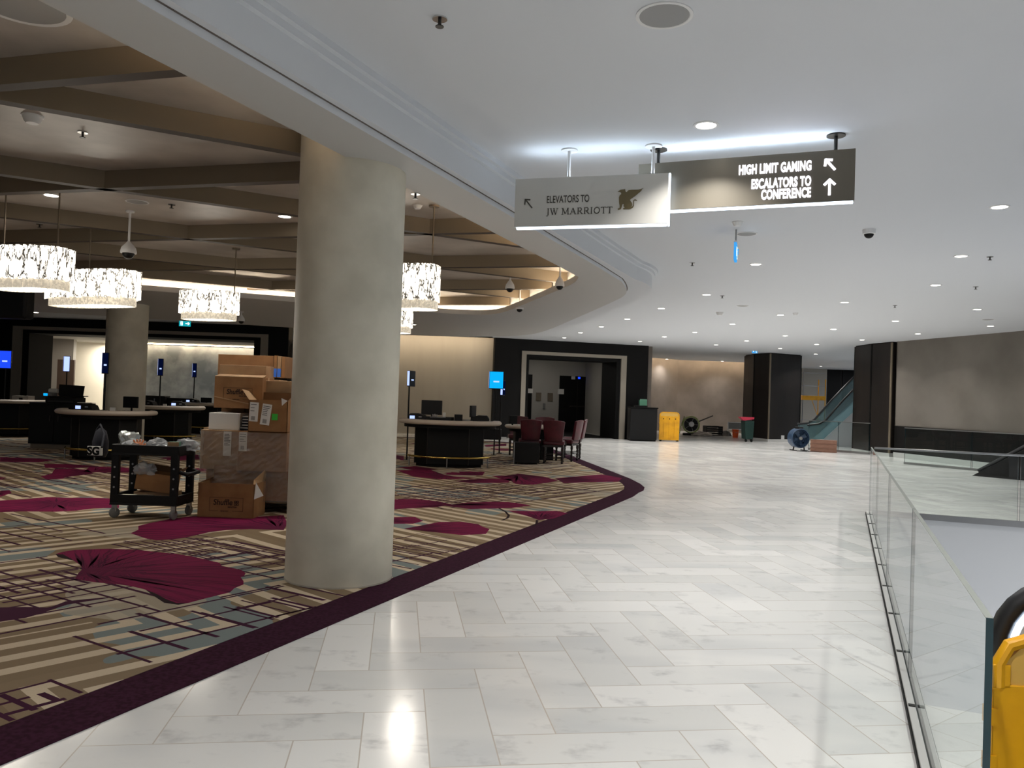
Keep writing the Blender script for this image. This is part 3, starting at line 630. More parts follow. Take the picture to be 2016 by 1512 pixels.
# =================================================================== COLUMNS
def round_column(name, label, x, y, r, h):
    t = thing(name, label, 'column', (x, y, 0.008))
    MB().lathe([(r, 0), (r, h - .008)], 96).build('shaft', PLASTER, t, 40); MB().lathe([(r + .004, 0), (r + .004, .006), (r + .001, .012)], 96).build('base_joint', BEIGE, t, 30); return t
c0 = G(666, 1161); k = c0.to_2d().normalized() * .40
round_column('support_column', 'large round beige plaster column at the edge of the carpet beside the marble walkway', c0.x + k.x, c0.y + k.y, .42, TRZ - .02)
c1 = V(246, 760, 17.9)
round_column('support_column', 'round beige plaster column further back behind the left gaming tables', c1.x, c1.y, .43, SOF)
def pillar(label, P, h):
    cx = sum(p[0] for p in P) / len(P); cy = sum(p[1] for p in P) / len(P)
    t = thing('clad_pillar', label, 'pillar', (cx, cy, 0)); L = [(p[0] - cx, p[1] - cy) for p in P]
    n = len(L)
    MB().prism([(x * 1.01, y * 1.01) for x, y in L], 0, .11).build('plinth', SOFF, t)
    MB().prism([(x * .96, y * .96) for x, y in L], .11, h).build('core', BLACKM, t)
    for i in range(n):
        a, c = Vector(L[i]), Vector(L[(i + 1) % n]); d = (c - a).normalized(); a2_ = a + d * .05; c2_ = c - d * .05
        e = Vector((-d.y, d.x)) * .03
        if e.dot(a + c) > 0: e = -e
        MB().prism([tuple(a2_), tuple(c2_), tuple(c2_ + e), tuple(a2_ + e)], .115, h - .03).build('cladding_panel', WALNUT, t)
    for i, (x, y) in enumerate(L): MB().cyl((x * .985, y * .985, 0), .04 if i == 1 else .02, .115, h - .03, 10).build('corner_strip', BRONZE if i == 1 else BLACKM, t, 40)  # front corner strip bright bronze, others black: catching light painted as colour
    return t
def gp(px, Y): v = V(px, 800, Y); return (v.x, v.y)
pillar('dark walnut clad pillar beside the green bin and blue fan', [gp(1482, 33.2), gp(1514, 32.2), gp(1576, 33.0), (gp(1576, 33.0)[0] + .15, 34.5), (gp(1482, 33.2)[0], 34.6)], CEIL)
pillar('large dark walnut clad pillar rising behind the glass railing corner', [gp(1713, 25.9), gp(1753, 24.9), gp(1823, 25.6), (gp(1823, 25.6)[0] + .1, 27.2), (gp(1713, 25.9)[0], 27.2)], CEIL)

p = V(1541, 861, 32.3); tag(MB().box(p.x - .06, p.x + .06, p.y - .02, p.y + .02, p.z - .08, p.z + .08).build('wall_socket', WHITEP), 'small white socket low on the dark pillar by the blue fan', 'socket')

# =================================================================== CEILING FITTINGS
def downlight(label, x, y, z, power, group, r=.085, lampc=(1, .97, .925)):
    t = thing('downlight', label, 'ceiling light', (x, y, z), 0, group)
    MB().lathe([(r * .86, -.001), (r * .9, -.008), (r * 1.12, -.006), (r * 1.14, 0)], 24).build('trim_ring', WHITEP, t, 40)
    MB().cyl((0, 0, 0), r * .88, -.004, -.001, 24).build('lens', LENS, t)
    if power:
        L = bpy.data.lights.new('lamp', 'AREA'); L.shape = 'DISK'; L.size = r * 1.7; L.energy = power; L.color = lampc; L.spread = R(118)
        lo = bpy.data.objects.new('lamp', L); COL.objects.link(lo); lo.parent = t; lo.location = (0, 0, -.012)
    return t
DL = [(1390, 246), (1446, 409), (1488, 520), (1968, 407), (1892, 504), (1842, 561), (1391, 580), (1663, 595), (1302, 607), (1924, 609), (1235, 628), (1537, 620), (1442, 638), (1763, 632), (1950, 642), (1184, 643),
      (1807, 657), (1143, 655), (1368, 654), (1641, 648), (1111, 665), (1308, 663), (1546, 661), (1697, 669), (1260, 672), (1410, 679), (1470, 671), (1536, 686), (1608, 678), (1606, 697), (1696, 701), (1313, 707), (1377, 717), (1422, 711), (1616, 721)]
DLAB = ['large round lit downlight in the ceiling just in front of the hanging signs', 'round downlight half hidden behind the bottom edge of the bronze sign', 'bright downlight just right of the hanging blue exit sign', 'bright downlight at the right edge of the ceiling, nearest of the right row',
        'downlight in the right row, second from the nearest', 'downlight in the right row, third from the nearest']
for i, (px, py) in enumerate(DL):
    p = G(px, py, CEIL); near = i < 20
    downlight(DLAB[i] if i < len(DLAB) else 'small round downlight in the far walkway ceiling', p.x, p.y, CEIL, DOWN_W if p.y < 34 else DOWN_W * .7, 'downlights of the walkway ceiling' if i < 6 else 'far downlights of the walkway ceiling')
for x, y in [(.4, 1.5), (-.8, -1.5), (2.8, 2.6), (1.2, -3.0), (3.6, -1.2), (5.6, 3.0), (8.0, 5.5)]:   # the same ceiling carries on behind and beside the camera
    downlight('downlight of the walkway ceiling behind the viewer', x, y, CEIL, DOWN_W * 1.3, 'downlights behind the viewer')
p = G(101, 384, TRZ); downlight('single lit downlight in the tray ceiling at the left', p.x, p.y, TRZ, TRAY_W, None)
p = G(1, 20, TRZ)
for x, y in [(-8.5, 3), (-5.2, 13.8), (-9.8, 10.5), (-11.5, 14.0), (-7.5, 20.5), (-2.6, 20.6), (-12.5, 20.8), (-3.6, 1.6), (-4.6, 5.9), (-2.9, 9.9)]:  # closing entries added as fill to brighten the cartons
    if inside((x, y), I_): downlight('downlight of the tray ceiling over the gaming floor, some added as fill', x, y, TRZ, TRAY_W, 'downlights over the gaming floor')
    else: downlight('downlight in the low soffit over the gaming floor', x, y, SOF, TRAY_W, 'soffit downlights over the gaming floor')
# lobby and recess lamps
def lamp(name, loc, e, c=(1, .9, .78), size=.4, rot=(0, 0, 0)):
    L = bpy.data.lights.new(name, 'AREA'); L.size = size; L.energy = e; L.color = c; o = bpy.data.objects.new(name, L); COL.objects.link(o); o.location = loc; o.rotation_euler = rot; return o
lamp('lobby_lamp', (-17.5, 30.5, 3.1), 25, size=.8); lamp('lobby_lamp', (-17.0, 33.6, 3.1), 110, (1, .93, .82), size=.5); lamp('lobby_lamp', (-12.5, 31.0, 3.1), 16, (.95, .97, 1), size=1.0)
lamp('recess_lamp', tuple(TP @ Vector((3, 3.5, 3.25))), 14, (1, .95, .88), .5)
lamp('hall_lamp', (20, 41, 3.5), 60, (.9, .95, 1), 1.5); lamp('hall_lamp', (17, 33, 3.5), 60, (.85, .93, 1), 1.5)

def speaker(px, py, r, label, z=CEIL, m=GREYPL):
    p = G(px, py, z); t = thing('ceiling_speaker', label, 'speaker', (p.x, p.y, z)); MB().lathe([(r * .86, -.004), (r * .9, -.008), (r, -.006), (r, 0)], 32).build('rim', WHITEP, t, 40)
    MB().cyl((0, 0, 0), r * .87, -.006, -.001, 32).build('grille', m, t)
SPK = mat('speaker_grille', (150, 150, 150), .7)
speaker(1308, 30, .155, 'large round speaker grille in the ceiling near the top of the view', m=SPK); speaker(1470, 460, .13, 'round speaker grille between the bronze sign and the exit sign', m=SPK)
speaker(1462, 602, .13, 'flush round speaker grille in the far walkway ceiling', m=SPK); speaker(270, 397, .13, 'round speaker grille in the tray ceiling, left of the column', TRZ, SPK)
speaker(1945, 629, .13, 'flush round speaker grille in the ceiling by the right wall', m=SPK)
speaker(42, 10, .26, 'large round grille in the tray ceiling at the top left corner', TRZ, SPK)
def sprinkler(px, py, label, z=CEIL, group='ceiling sprinklers'):
    p = G(px, py, z); t = thing('sprinkler', label, 'sprinkler', (p.x, p.y, z), 0, group)
    MB().cyl((0, 0, 0), .042, -.008, 0, 20).build('escutcheon', CHROME, t, 40); MB().cyl((0, 0, 0), .01, -.045, -.008, 8).build('body', DKSTEEL, t); MB().cyl((0, 0, 0), .024, -.05, -.045, 12).build('deflector', DKSTEEL, t)
for px, py, l, z in [(866, 36, 'chrome sprinkler in the ceiling at the top centre of the view', CEIL), (1363, 517, 'small sprinkler left of the hanging blue exit sign', CEIL), (1949, 505, 'small sprinkler beside the right row of downlights', CEIL), (1921, 564, 'sprinkler near the right edge, beyond the right row of downlights', CEIL),
                     (163, 260, 'sprinkler in the tray ceiling near the left edge of the view', TRZ), (338, 402, 'sprinkler in the tray ceiling left of the column', TRZ), (1422, 582, 'tiny sprinkler in the mid walkway ceiling', CEIL), (1762, 601, 'tiny sprinkler over the glass railing', CEIL), (818, 381, 'sprinkler in the soffit just right of the column', SOF), (78, 441, 'small sprinkler high at the far left of the tray', TRZ)]: sprinkler(px, py, l, z)
def detector(px, py, label, z=CEIL, s=1):
    p = G(px, py, z); t = thing('smoke_detector', label, 'smoke detector', (p.x, p.y, z)); MB().lathe([(.0, -.05 * s), (.035 * s, -.048 * s), (.05 * s, -.03 * s), (.055 * s, -.012 * s), (.062 * s, 0)], 20).build('housing', WHITEP, t, 40); MB().cyl((0, 0, 0), .064 * s, -.008, 0, 20).build('base', WHITEP, t)
detector(1452, 437, 'white smoke detector under the bronze sign'); detector(1566, 616, 'white smoke detector among the far downlights'); detector(822, 404, 'white detector in the tray ceiling beside the column', TRZ, .9); detector(64, 228, 'white square detector in the tray ceiling at left', TRZ, 1.3); detector(1417, 615, 'flat detector in the mid walkway ceiling', CEIL, 1.4)
def dome_cam(px, py, label, z=CEIL, drop=0, s=1.0):
    p = G(px, py, z - drop) if drop else G(px, py, z); t = thing('dome_camera', label, 'security camera', (p.x, p.y, z))
    if drop:
        MB().cyl((0, 0, 0), .05, -.02, 0, 16).build('ceiling_plate', WHITEP, t, 40); MB().cyl((0, 0, 0), .014, -drop + .1, -.02, 10).build('stem', WHITEP, t, 40); o = -drop
        MB().lathe([(.016, o + .12), (.03, o + .10), (.07 * s, o + .04), (.08 * s, o - .01), (.078 * s, o - .03)], 20).build('housing', WHITEP, t, 40); MB().ball((0, 0, o - .03), .06 * s, n=16, z0=-1, z1=.2).build('dome', BLACKPL, t, 60)
    else:
        MB().lathe([(.075, 0), (.07, -.05), (.062, -.055)], 24).build('housing', WHITEP, t, 40); MB().ball((0, 0, -.05), .055, n=18, z0=-1, z1=.1).build('dome', BLACKPL, t, 60)
dome_cam(1711, 452, 'small dome security camera on the ceiling right of the signs')
dome_cam(1102, 560, 'white pendant dome camera at the pointed corner of the tray', TRZ, .42, .9); dome_cam(1023, 606, 'white pendant dome camera over the far edge of the tray', TRZ, .38); dome_cam(1004, 565, 'white pendant dome camera in the middle of the tray, right of the column', TRZ, .3)
dome_cam(253, 494, 'pendant dome camera hanging left of the column over the gaming floor', TRZ, .5, 1.2); dome_cam(475, 630, 'pendant dome camera beside the single chandelier left of the column', SOF, .2, 1.0); dome_cam(910, 506, 'small dome camera on the tray ceiling right of the chandelier', TRZ)

# =================================================================== HANGING SIGNS
def hang_sign(name, label, A, B, zt, zb, thick, face, dark, rods):
    A, B = Vector(A), Vector(B); d = (B - A); L = d.length; rz = math.atan2(d.y, d.x)
    t = thing(name, label, 'sign', (A.x, A.y, CEIL), rz); Z = lambda z: z - CEIL
    MB().box(0, L, 0, thick, Z(zb), Z(zt)).build('panel', face, t, bevel=.003)
    led = MB(); led.box(.02, L - .01, thick * .2, thick * .85, Z(zb) - .016, Z(zb)); led.build('bottom_light_edge', LEDW, t)
    if face is SIGNG: led = MB(); led.box(L, L + .014, thick * .2, thick * .85, Z(zb) - .016, Z(zt)); led.build('side_light_edge', LEDW, t)
    La = bpy.data.lights.new('top_light', 'AREA'); La.shape = 'RECTANGLE'; La.size = L * .85; La.size_y = .02; La.energy = 2.4 if face is SIGNG else 3.5; La.color = (.72, .86, 1); la = bpy.data.objects.new('top_light', La); COL.objects.link(la); la.parent = t; la.location = (L * .5, thick / 2, Z(zt) + .012); la.rotation_euler = (PI, 0, 0)
    for u in rods:
        rd = MB().cyl((u * L, thick / 2, 0), .014, Z(zt) + .006, -.01, 12).build('rod', dark, t, 40); MB().cyl((u * L, thick / 2, 0), .07, -.01, 0, 24).build('flange', dark, rd, 40)
    return t, L, Z
def arrow(t, x, y, z, s, ang, w, m, name='arrow'):
    c, sn = math.cos(ang), math.sin(ang); r_ = lambda a, b_: (x + s * (a * c - b_ * sn), z + s * (a * sn + b_ * c))
    mb = MB()
    for a, b_ in (((0, -1), (0, 1)), ((0, 1), (-.62, .38)), ((0, 1), (.62, .38))):
        p, q = Vector(r_(*a)), Vector(r_(*b_)); d = (q - p).normalized(); e = Vector((-d.y, d.x)) * w / 2; p -= d * w * .35; q += d * w * .35
        mb.vprism([tuple(p - e), tuple(q - e), tuple(q + e), tuple(p + e)], y - .004, y)
    return mb.build(name, m, t)
# white sign: corners from its rods under the ceiling
sA = G(1018, 372, 3.12); sB = G(1319, 341, 3.12)
ra, rb = G(1049, 299, CEIL), G(1287, 287, CEIL)
dd = (rb - ra).normalized(); Y0 = ra
def on_vert(px, py, P, d):                    # point of the vertical plane through P along d
    n = Vector((-d.y, d.x, 0)); r_ = ray(px, py); k = (P - Vector((0, 0, EYE))).dot(n) / r_.dot(n); return Vector((0, 0, EYE)) + r_ * k
wa = on_vert(1015, 400, ra, dd); wb = on_vert(1316, 390, ra, dd); wt = on_vert(1316, 342, ra, dd).z; wbm = on_vert(1316, 441, ra, dd).z
n_ = Vector((-dd.y, dd.x, 0)); n_ = n_ if n_.y > 0 else -n_; TH = .05
t, L, Z = hang_sign('hanging_sign', 'white hanging sign reading ELEVATORS TO JW MARRIOTT with a griffin and lit edge', wa - n_ * TH / 2, wb - n_ * TH / 2, wt, wbm, TH, SIGNG, WHITEP, [(ra - wa).length / (wb - wa).length, (Vector((rb.x, rb.y, 0)) - Vector((wa.x, wa.y, 0))).length / (Vector((wb.x, wb.y, 0)) - Vector((wa.x, wa.y, 0))).length])
WL = (Vector((wb.x, wb.y, 0)) - Vector((wa.x, wa.y, 0))).length; WH = wt - wbm; print('white sign', WL, WH, wt, wbm, wa, wb)
# the sign face measured in fractions of the panel, from the photo
zc = lambda f_: Z(wt) - WH * f_
arrow(t, WL * .095, 0, zc(.52), WL * .036, R(40), .011, SIGNT)
text('lettering', 'ELEVATORS TO', WL * .066, SIGNT, t, XZ(WL * .215, -.001, zc(.52)), .62, .0008)
# small caps serif line
def serif(t, s, x, z, h, m):
    mb = MB(); th, tn = h * .15, h * .07; y0, y1 = -.003, 0
    def seg(a, b_, w_):
        p, q = Vector((x + a[0] * h * 1.2, z + a[1] * h)), Vector((x + b_[0] * h * 1.2, z + b_[1] * h)); d = (q - p).normalized(); e = Vector((-d.y, d.x)) * w_ / 2; mb.vprism([tuple(p - e), tuple(q - e), tuple(q + e), tuple(p + e)], y0, y1)
    def srf(cx, cy): seg((cx - .13, cy), (cx + .13, cy), tn)
    def arc(cx, cy, rx, ry, a0, a1, w_):
        P = [(cx + rx * math.cos(a0 + (a1 - a0) * i / 10), cy + ry * math.sin(a0 + (a1 - a0) * i / 10)) for i in range(11)]
        for a, b_ in zip(P, P[1:]): seg(a, b_, w_)
    for ch in s:
        if ch == 'J': seg((.35, 1), (.35, .0), th); srf(.35, 1); arc(.2, 0, .15, .2, 0, -PI * .8, tn); adv = .62
        elif ch == 'W': seg((.08, 1), (.33, 0), th); seg((.33, 0), (.55, 1), tn); seg((.5, 1), (.75, 0), th); seg((.75, 0), (.98, 1), tn); srf(.08, 1); srf(.52, 1); srf(.98, 1); adv = 1.15
        elif ch == 'M': seg((.12, 0), (.15, 1), tn); seg((.15, 1), (.5, .08), th); seg((.5, .08), (.85, 1), tn); seg((.85, 1), (.9, 0), th); srf(.12, 0); srf(.9, 0); srf(.12, 1); srf(.88, 1); adv = 1.12
        elif ch == 'A': seg((.1, 0), (.42, 1), tn); seg((.42, 1), (.76, 0), th); seg((.22, .36), (.62, .36), tn); srf(.1, 0); srf(.76, 0); adv = .95
        elif ch == 'R': seg((.18, 0), (.18, 1), th); srf(.18, 0); seg((.06, 1), (.4, 1), tn); seg((.18, .48), (.4, .48), tn); arc(.4, .74, .22, .26, -PI / 2, PI / 2, th * .9); seg((.38, .48), (.74, 0), th); srf(.76, 0); adv = .9
        elif ch == 'I': seg((.18, 0), (.18, 1), th); srf(.18, 0); srf(.18, 1); adv = .45
        elif ch == 'O': arc(.44, .5, .36, .5, 0, 2 * PI, th * .9); adv = .98
        elif ch == 'T': seg((.36, 0), (.36, 1), th); srf(.36, 0); seg((.04, .98), (.68, .98), tn); seg((.04, 1), (.04, .84), tn); seg((.68, 1), (.68, .84), tn); adv = .82
        else: adv = .42
        x += adv * h * 1.2
    return mb.build('serif_lettering', m, t), x
_, xe = serif(t, 'JW MARRIOTT', WL * .212, zc(.765), WL * .0405, SIGNT); print('serif end', xe / WL)
GR = [(300, 490), (380, 425), (450, 385), (600, 370), (668, 348), (688, 440), (715, 505), (760, 490), (790, 445), (850, 400), (1000, 385), (1180, 385), (1330, 380), (1440, 350), (1570, 295), (1500, 360), (1480, 420), (1400, 500), (1320, 560), (1270, 605), (1180, 680), (1080, 750), (960, 830), (910, 880), (940, 950), (1000, 1020), (1020, 1120), (1000, 1190), (940, 1215),
      (1020, 1215), (1055, 1180), (1065, 1100), (1060, 1000), (1065, 930), (1110, 870), (1180, 855), (1255, 900), (1245, 940), (1180, 915), (1130, 905), (1100, 960), (1105, 1080), (1105, 1170), (1060, 1260), (960, 1320), (860, 1345), (700, 1340), (590, 1355), (555, 1300), (600, 1285), (650, 1265), (600, 1210), (560, 1180), (620, 1150), (580, 1080), (530, 1110), (510, 1200), (480, 1290), (470, 1340), (380, 1370), (320, 1390), (300, 1320), (395, 1290), (400, 1180), (375, 1050), (365, 900), (365, 760), (400, 660), (475, 600), (470, 540), (420, 495), (340, 480)]
def img2sign(px, py): q = on_vert(px, py, ra, dd); return ((Vector((q.x, q.y, 0)) - Vector((wa.x, wa.y, 0))).dot(dd), q.z - CEIL)
MB().vprism([img2sign(1205 + x / 25.2, 360 + y / 25.2) for x, y in GR][::-1], -.004, 0).build('griffin_emblem', GOLDD, t)
# bronze sign
rc = G(1645, 266, CEIL); re = G(1297, 294, CEIL); de = (rc - re).normalized()
ba = on_vert(1258, 350, re, de); bb = on_vert(1682, 350, re, de); bt = on_vert(1640, 297, re, de).z; bbm = on_vert(1640, 398, re, de).z; n2 = Vector((-de.y, de.x, 0)); n2 = n2 if n2.y > 0 else -n2
BL = (Vector((bb.x, bb.y, 0)) - Vector((ba.x, ba.y, 0))).length; BH = bt - bbm; print('bronze', BL, BH, ba, bb)
fr = lambda p: (Vector((p.x, p.y, 0)) - Vector((ba.x, ba.y, 0))).length / BL
t, L, Z = hang_sign('hanging_sign', 'bronze hanging sign with lit white letters HIGH LIMIT GAMING and ESCALATORS TO CONFERENCE', ba - n2 * TH / 2, bb - n2 * TH / 2, bt, bbm, TH, SIGNB, DKSTEEL, [fr(re), fr(rc)])
zc = lambda f_: Z(bt) - BH * f_
text('lit_lettering', 'HIGH LIMIT GAMING', BL * .062, LETW, t, XZ(BL * .815, -.002, zc(.36)), .53, .0035, .004, 'RIGHT', space=1.08)
text('lit_lettering', 'ESCALATORS TO', BL * .062, LETW, t, XZ(BL * .815, -.002, zc(.66)), .53, .0035, .004, 'RIGHT', space=1.08)
text('lit_lettering', 'CONFERENCE', BL * .062, LETW, t, XZ(BL * .815, -.002, zc(.885)), .53, .0035, .004, 'RIGHT', space=1.08)
arrow(t, BL * .895, 0, zc(.28), BL * .030, R(40), .018, LETW, 'lit_arrow'); arrow(t, BL * .895, 0, zc(.72), BL * .034, 0, .018, LETW, 'lit_arrow')

# exit signs
def exit_sign(label, p, w_, h_, rz, mp_, flip=1, drop=.12):
    t = thing('exit_sign', label, 'exit sign', tuple(p), rz)
    MB().box(-w_ / 2, w_ / 2, -.015, .015, -h_ / 2, h_ / 2).build('lit_panel', mp_, t); MB().cyl((0, 0, 0), .01, h_ / 2, h_ / 2 + drop, 8).build('hanger', STEEL, t)
    MB().box(-w_ * .3, w_ * .3, -.02, .02, h_ / 2, h_ / 2 + .03).build('cap', WHITEP, t)
    g = MB(); u = h_ / 2; f_ = flip; X = lambda v: f_ * v * w_ / 2
    g.vprism([(X(-.75), -u * .7), (X(-.35), -u * .7), (X(-.35), u * .7), (X(-.75), u * .7)], -.019, -.015)
    for a, b_ in (((.1, 0), (.8, 0)), ((.8, 0), (.5, .5)), ((.8, 0), (.5, -.5))): g.bar((X(a[0]), -.017, a[1] * u), (X(b_[0]), -.017, b_[1] * u), .004, h_ * .13)
    g.build('pictogram', EXITW, t)
    g = MB(); g.ball((X(-.5), -.02, u * .42), h_ * .08); g.bar((X(-.55), -.02, u * .25), (X(-.6), -.02, -u * .15), .004, h_ * .12); g.bar((X(-.6), -.02, -u * .15), (X(-.42), -.02, -u * .5), .004, h_ * .08); g.bar((X(-.6), -.02, -u * .15), (X(-.72), -.02, -u * .5), .004, h_ * .08); g.build('running_figure', mp_, t); return t
p = V(364, 637, 24.4); exit_sign('teal exit sign with running figure and arrow hanging by the left portal', p, .33, .17, R(18), EXITG, 1, max(.05, 3.6 - p.z - .09))
p = V(1448, 497, 9.6); exit_sign('narrow blue exit sign hanging edge on from the walkway ceiling', p, .26, .20, R(72), EXITB, -1, 3.6 - p.z - .1)
p = V(1486, 690, 31.5); exit_sign('small blue exit sign above the dark pillar by the bin', p, .24, .22, R(20), EXITB, -1, max(.02, 3.6 - p.z - .11))

# =================================================================== GLASS RAILINGS, ESCALATOR WELL
def glass_panel(t, x0, x1, z0, z1, th=.017, name='glass_panel'):
    g = MB(); g.box(x0, x1, -th / 2, th / 2, z0, z1 - .002, 0); o = g.build(name, GLASS, t)
    MB().box(x0 + .001, x1 - .001, -th / 2 - .0005, th / 2 + .0005, z1 - .003, z1).build('top_edge', GEDGE, o)
    MB().box(x0 - .002, x0, -th / 2 - .0005, th / 2 + .0005, z0, z1).build('cut_edge', GEDGED, o); MB().box(x1, x1 + .002, -th / 2 - .0005, th / 2 + .0005, z0, z1).build('cut_edge', GEDGED, o)
    return o
RA = math.atan2(DY, DX)
p = DN(0, .375); t = thing('glass_railing', 'frameless clear glass railing along the marble walkway beside the escalator well', 'glass railing', (p.x, p.y, 0), RA)
joints = [2.47, 4.95, 7.43, 9.9, 12.36]
for a, c in zip(joints, joints[1:]): glass_panel(t, a + .006, c - .006, .02, .95)
MB().box(2.3, 12.4, .012, .046, 0, .045).box(2.3, 12.4, -.030, -.012, 0, .03).build('base_shoe', SOFF, t, bevel=.002); MB().box(2.3, 12.4, -.012, .012, .0, .018).box(2.3, 12.4, .046, .052, 0, .03).build('base_gasket', BLACKM, t)
for i in range(11):
    u = 2.5 + i * .95; MB().box(u, u + .03, .014, .044, .045, .05).build('clamp', DKSTEEL, t)
a, c = G(1713, 880, 1.03), G(2016, 905, 1.03); a = DN(11.75, .352); c = DN(11.9, 9.4)
a = DN(12.55, .40, 0); c = DN(12.6, 9.4, 0)
t = thing('glass_railing', 'clear glass railing crossing the far side of the escalator well with a pale top cap', 'glass railing', (a.x, a.y, 0), math.atan2(c.y - a.y, c.x - a.x))
for k in range(5): glass_panel(t, .02 + 1.8 * k, 1.8 * k + 1.79, .013, .92)
MB().box(0.02, 9.0, -.02, .02, .92, .945).build('top_cap', STEEL, t, bevel=.003); MB().box(0.02, 9.0, -.012, .012, 0, .05).build('base_shoe', STEEL, t)
# railing in front of the right wall
a = V(1700, 850, 22.2); c = V(2030, 850, 18.6)
t = thing('glass_railing', 'far glass railing with a thin top cap in front of the right wall', 'glass railing', (a.x + 1.0, a.y - .3, 0), math.atan2(c.y - a.y, c.x - a.x))
for k in range(4): glass_panel(t, .02 + 1.8 * k, 1.8 * k + 1.79, .02, .98)
MB().box(0, 7.2, -.02, .02, .98, 1.005).build('top_cap', STEEL, t); MB().box(0, 7.2, -.012, .012, 0, .06).build('base_shoe', STEEL, t)
# black slope of the escalator flank behind it
m = MB(Matrix.Translation((a.x + 4.6, a.y - .5, 0)) @ Matrix.Rotation(math.atan2(c.y - a.y, c.x - a.x), 4, 'Z'))
# escalator in the well whose newel comes up beside the barricade
p = DN(3.33, .51); t = thing('escalator', 'escalator landing with black rubber handrail and lit white balustrade at the right edge', 'escalator', (p.x, p.y, 0), RA - PI / 2)
def hr(y, nm='handrail'):
    c0_ = (.26, .665); r_ = .24; P = [(3.2, y, .905)] + [(c0_[0] + r_ * math.cos(a_), y, c0_[1] + r_ * math.sin(a_)) for a_ in [PI / 2 + PI * i / 14 for i in range(15)]] + [(1.4, y, .425)]
    MB().tube(P, .042, 12, flat=.8).build(nm, RUBBER, t, 50)
    P2 = [(3.2, .855)] + [(c0_[0] + (r_ - .055) * math.cos(a_), c0_[1] + (r_ - .055) * math.sin(a_)) for a_ in [PI / 2 + PI * i / 14 for i in range(15)]] + [(3.2, .475)]
    MB().vprism(P2, y - .018, y + .018).build('balustrade', FASCIA, t)
    P3 = [(3.2, y, .855)] + [(c0_[0] + (r_ - .05) * math.cos(a_), y, c0_[1] + (r_ - .05) * math.sin(a_)) for a_ in [PI / 2 + PI * i / 14 for i in range(15)]]
    MB().tube(P3, .014, 8).build('handrail_light', LEDW, t)
    MB().box(.25, 3.2, y - .05, y + .05, 0, .475).build('skirt', STEEL, t, bevel=.01)
hr(0); hr(-1.1)
MB().box(.2, 1.9, -1.04, -.06, 0, .012).build('comb_plate', STEEL, t)
# stairs sink away beyond the landing
s_ = MB(); 
for k in range(9): s_.box(1.9 + .3 * k, 2.2 + .3 * k, -1.04, -.06, 0, .01) if k < 4 else None
s_.build('step', DKSTEEL, t)
lamp('well_fill', tuple(DN(8.5, 4.5, -3.0)), 105, (.97, .98, 1), 3.0, (PI / 2, 0, DROT)); lamp('well_fill', tuple(DN(8.5, 5, -4.6)), 60, (.9, .95, 1), 3.0, (PI, 0, 0))  # unseen fill lights added in the well to brighten its fascia

# yellow barricades
def barricade(label, x, y, rz, wid, h, group=None):
    t = thing('safety_barricade', label, 'barricade', (x, y, 0), rz, group); r_ = .10
    def outline(x0, x1, z0, z1, r2): return [(x0, z0), (x1, z0)] + [(x1 - r2 + r2 * math.cos(a_), z1 - r2 + r2 * math.sin(a_)) for a_ in [PI / 2 * i / 6 for i in range(7)]] + [(x0 + r2 + r2 * math.cos(a_), z1 - r2 + r2 * math.sin(a_)) for a_ in [PI / 2 + PI / 2 * i / 6 for i in range(7)]]
    b_ = MB()
    O = outline(0, wid, .04, h, r_)
    b_.vprism([q for q in outline(0, wid, .04, h - .16, .01)], 0, .03)
    b_.box(0, .05, 0, .03, h - .17, h - .10); b_.box(wid - .05, wid, 0, .03, h - .17, h - .10)
    P = [(.02 + 0, .015, h - .17), (.02, .015, h - .10), (.05, .015, h - .045), (.12, .015, h - .02), (wid - .12, .015, h - .02), (wid - .05, .015, h - .045), (wid - .02, .015, h - .10), (wid - .02, .015, h - .17)]
    b_.tube(P, .02, 10); b_.build('front_panel', YEL, t, 35, bevel=.004)
    MB().vprism([(.03, h - .17), (wid - .03, h - .17), (wid - .03, h - .10), (wid - .10, h - .03), (.10, h - .03), (.03, h - .10)], .006, .024).build('handle_insert', mat('pale_yellow_plastic', (222, 176, 84), .4), t)
    for u in (.015, wid - .055): MB().box(u, u + .04, .03, .07, .04, h - .22).build('side_wing', YEL, t, bevel=.004)
    for k in range(3): MB().cyl((0, 0, 0), .022, 0, .006, 14).build('hole', BLACKM, t).matrix_local = Matrix.Translation((wid * (.2 + .3 * k), -.001, h - .26)) @ Matrix.Rotation(PI / 2, 4, 'X')
    for k in range(3): MB().box(wid * (.2 + .27 * k), wid * (.2 + .27 * k) + .05, -.012, 0, .10, h - .34).build('rib', YEL, t, bevel=.004)
    for u in (.03, wid - .09): MB().box(u, u + .06, -.03, .10, 0, .045).build('foot', BLACKPL, t)
    for z in (h - .28, h - .42): MB().box(-.012, .012, -.006, .036, z, z + .05).build('hinge', YEL, t)
    return t
q = V(1957, 1300, 2.4); barricade('yellow plastic barricade close at the lower right beyond the glass edge', q.x, q.y, R(-4), .72, .845)
a = V(1298, 840, 29.9); c = V(1338, 840, 30.1)
barricade('yellow plastic barricade standing upright beside the black podium', a.x, a.y, R(3), .76, 1.10)

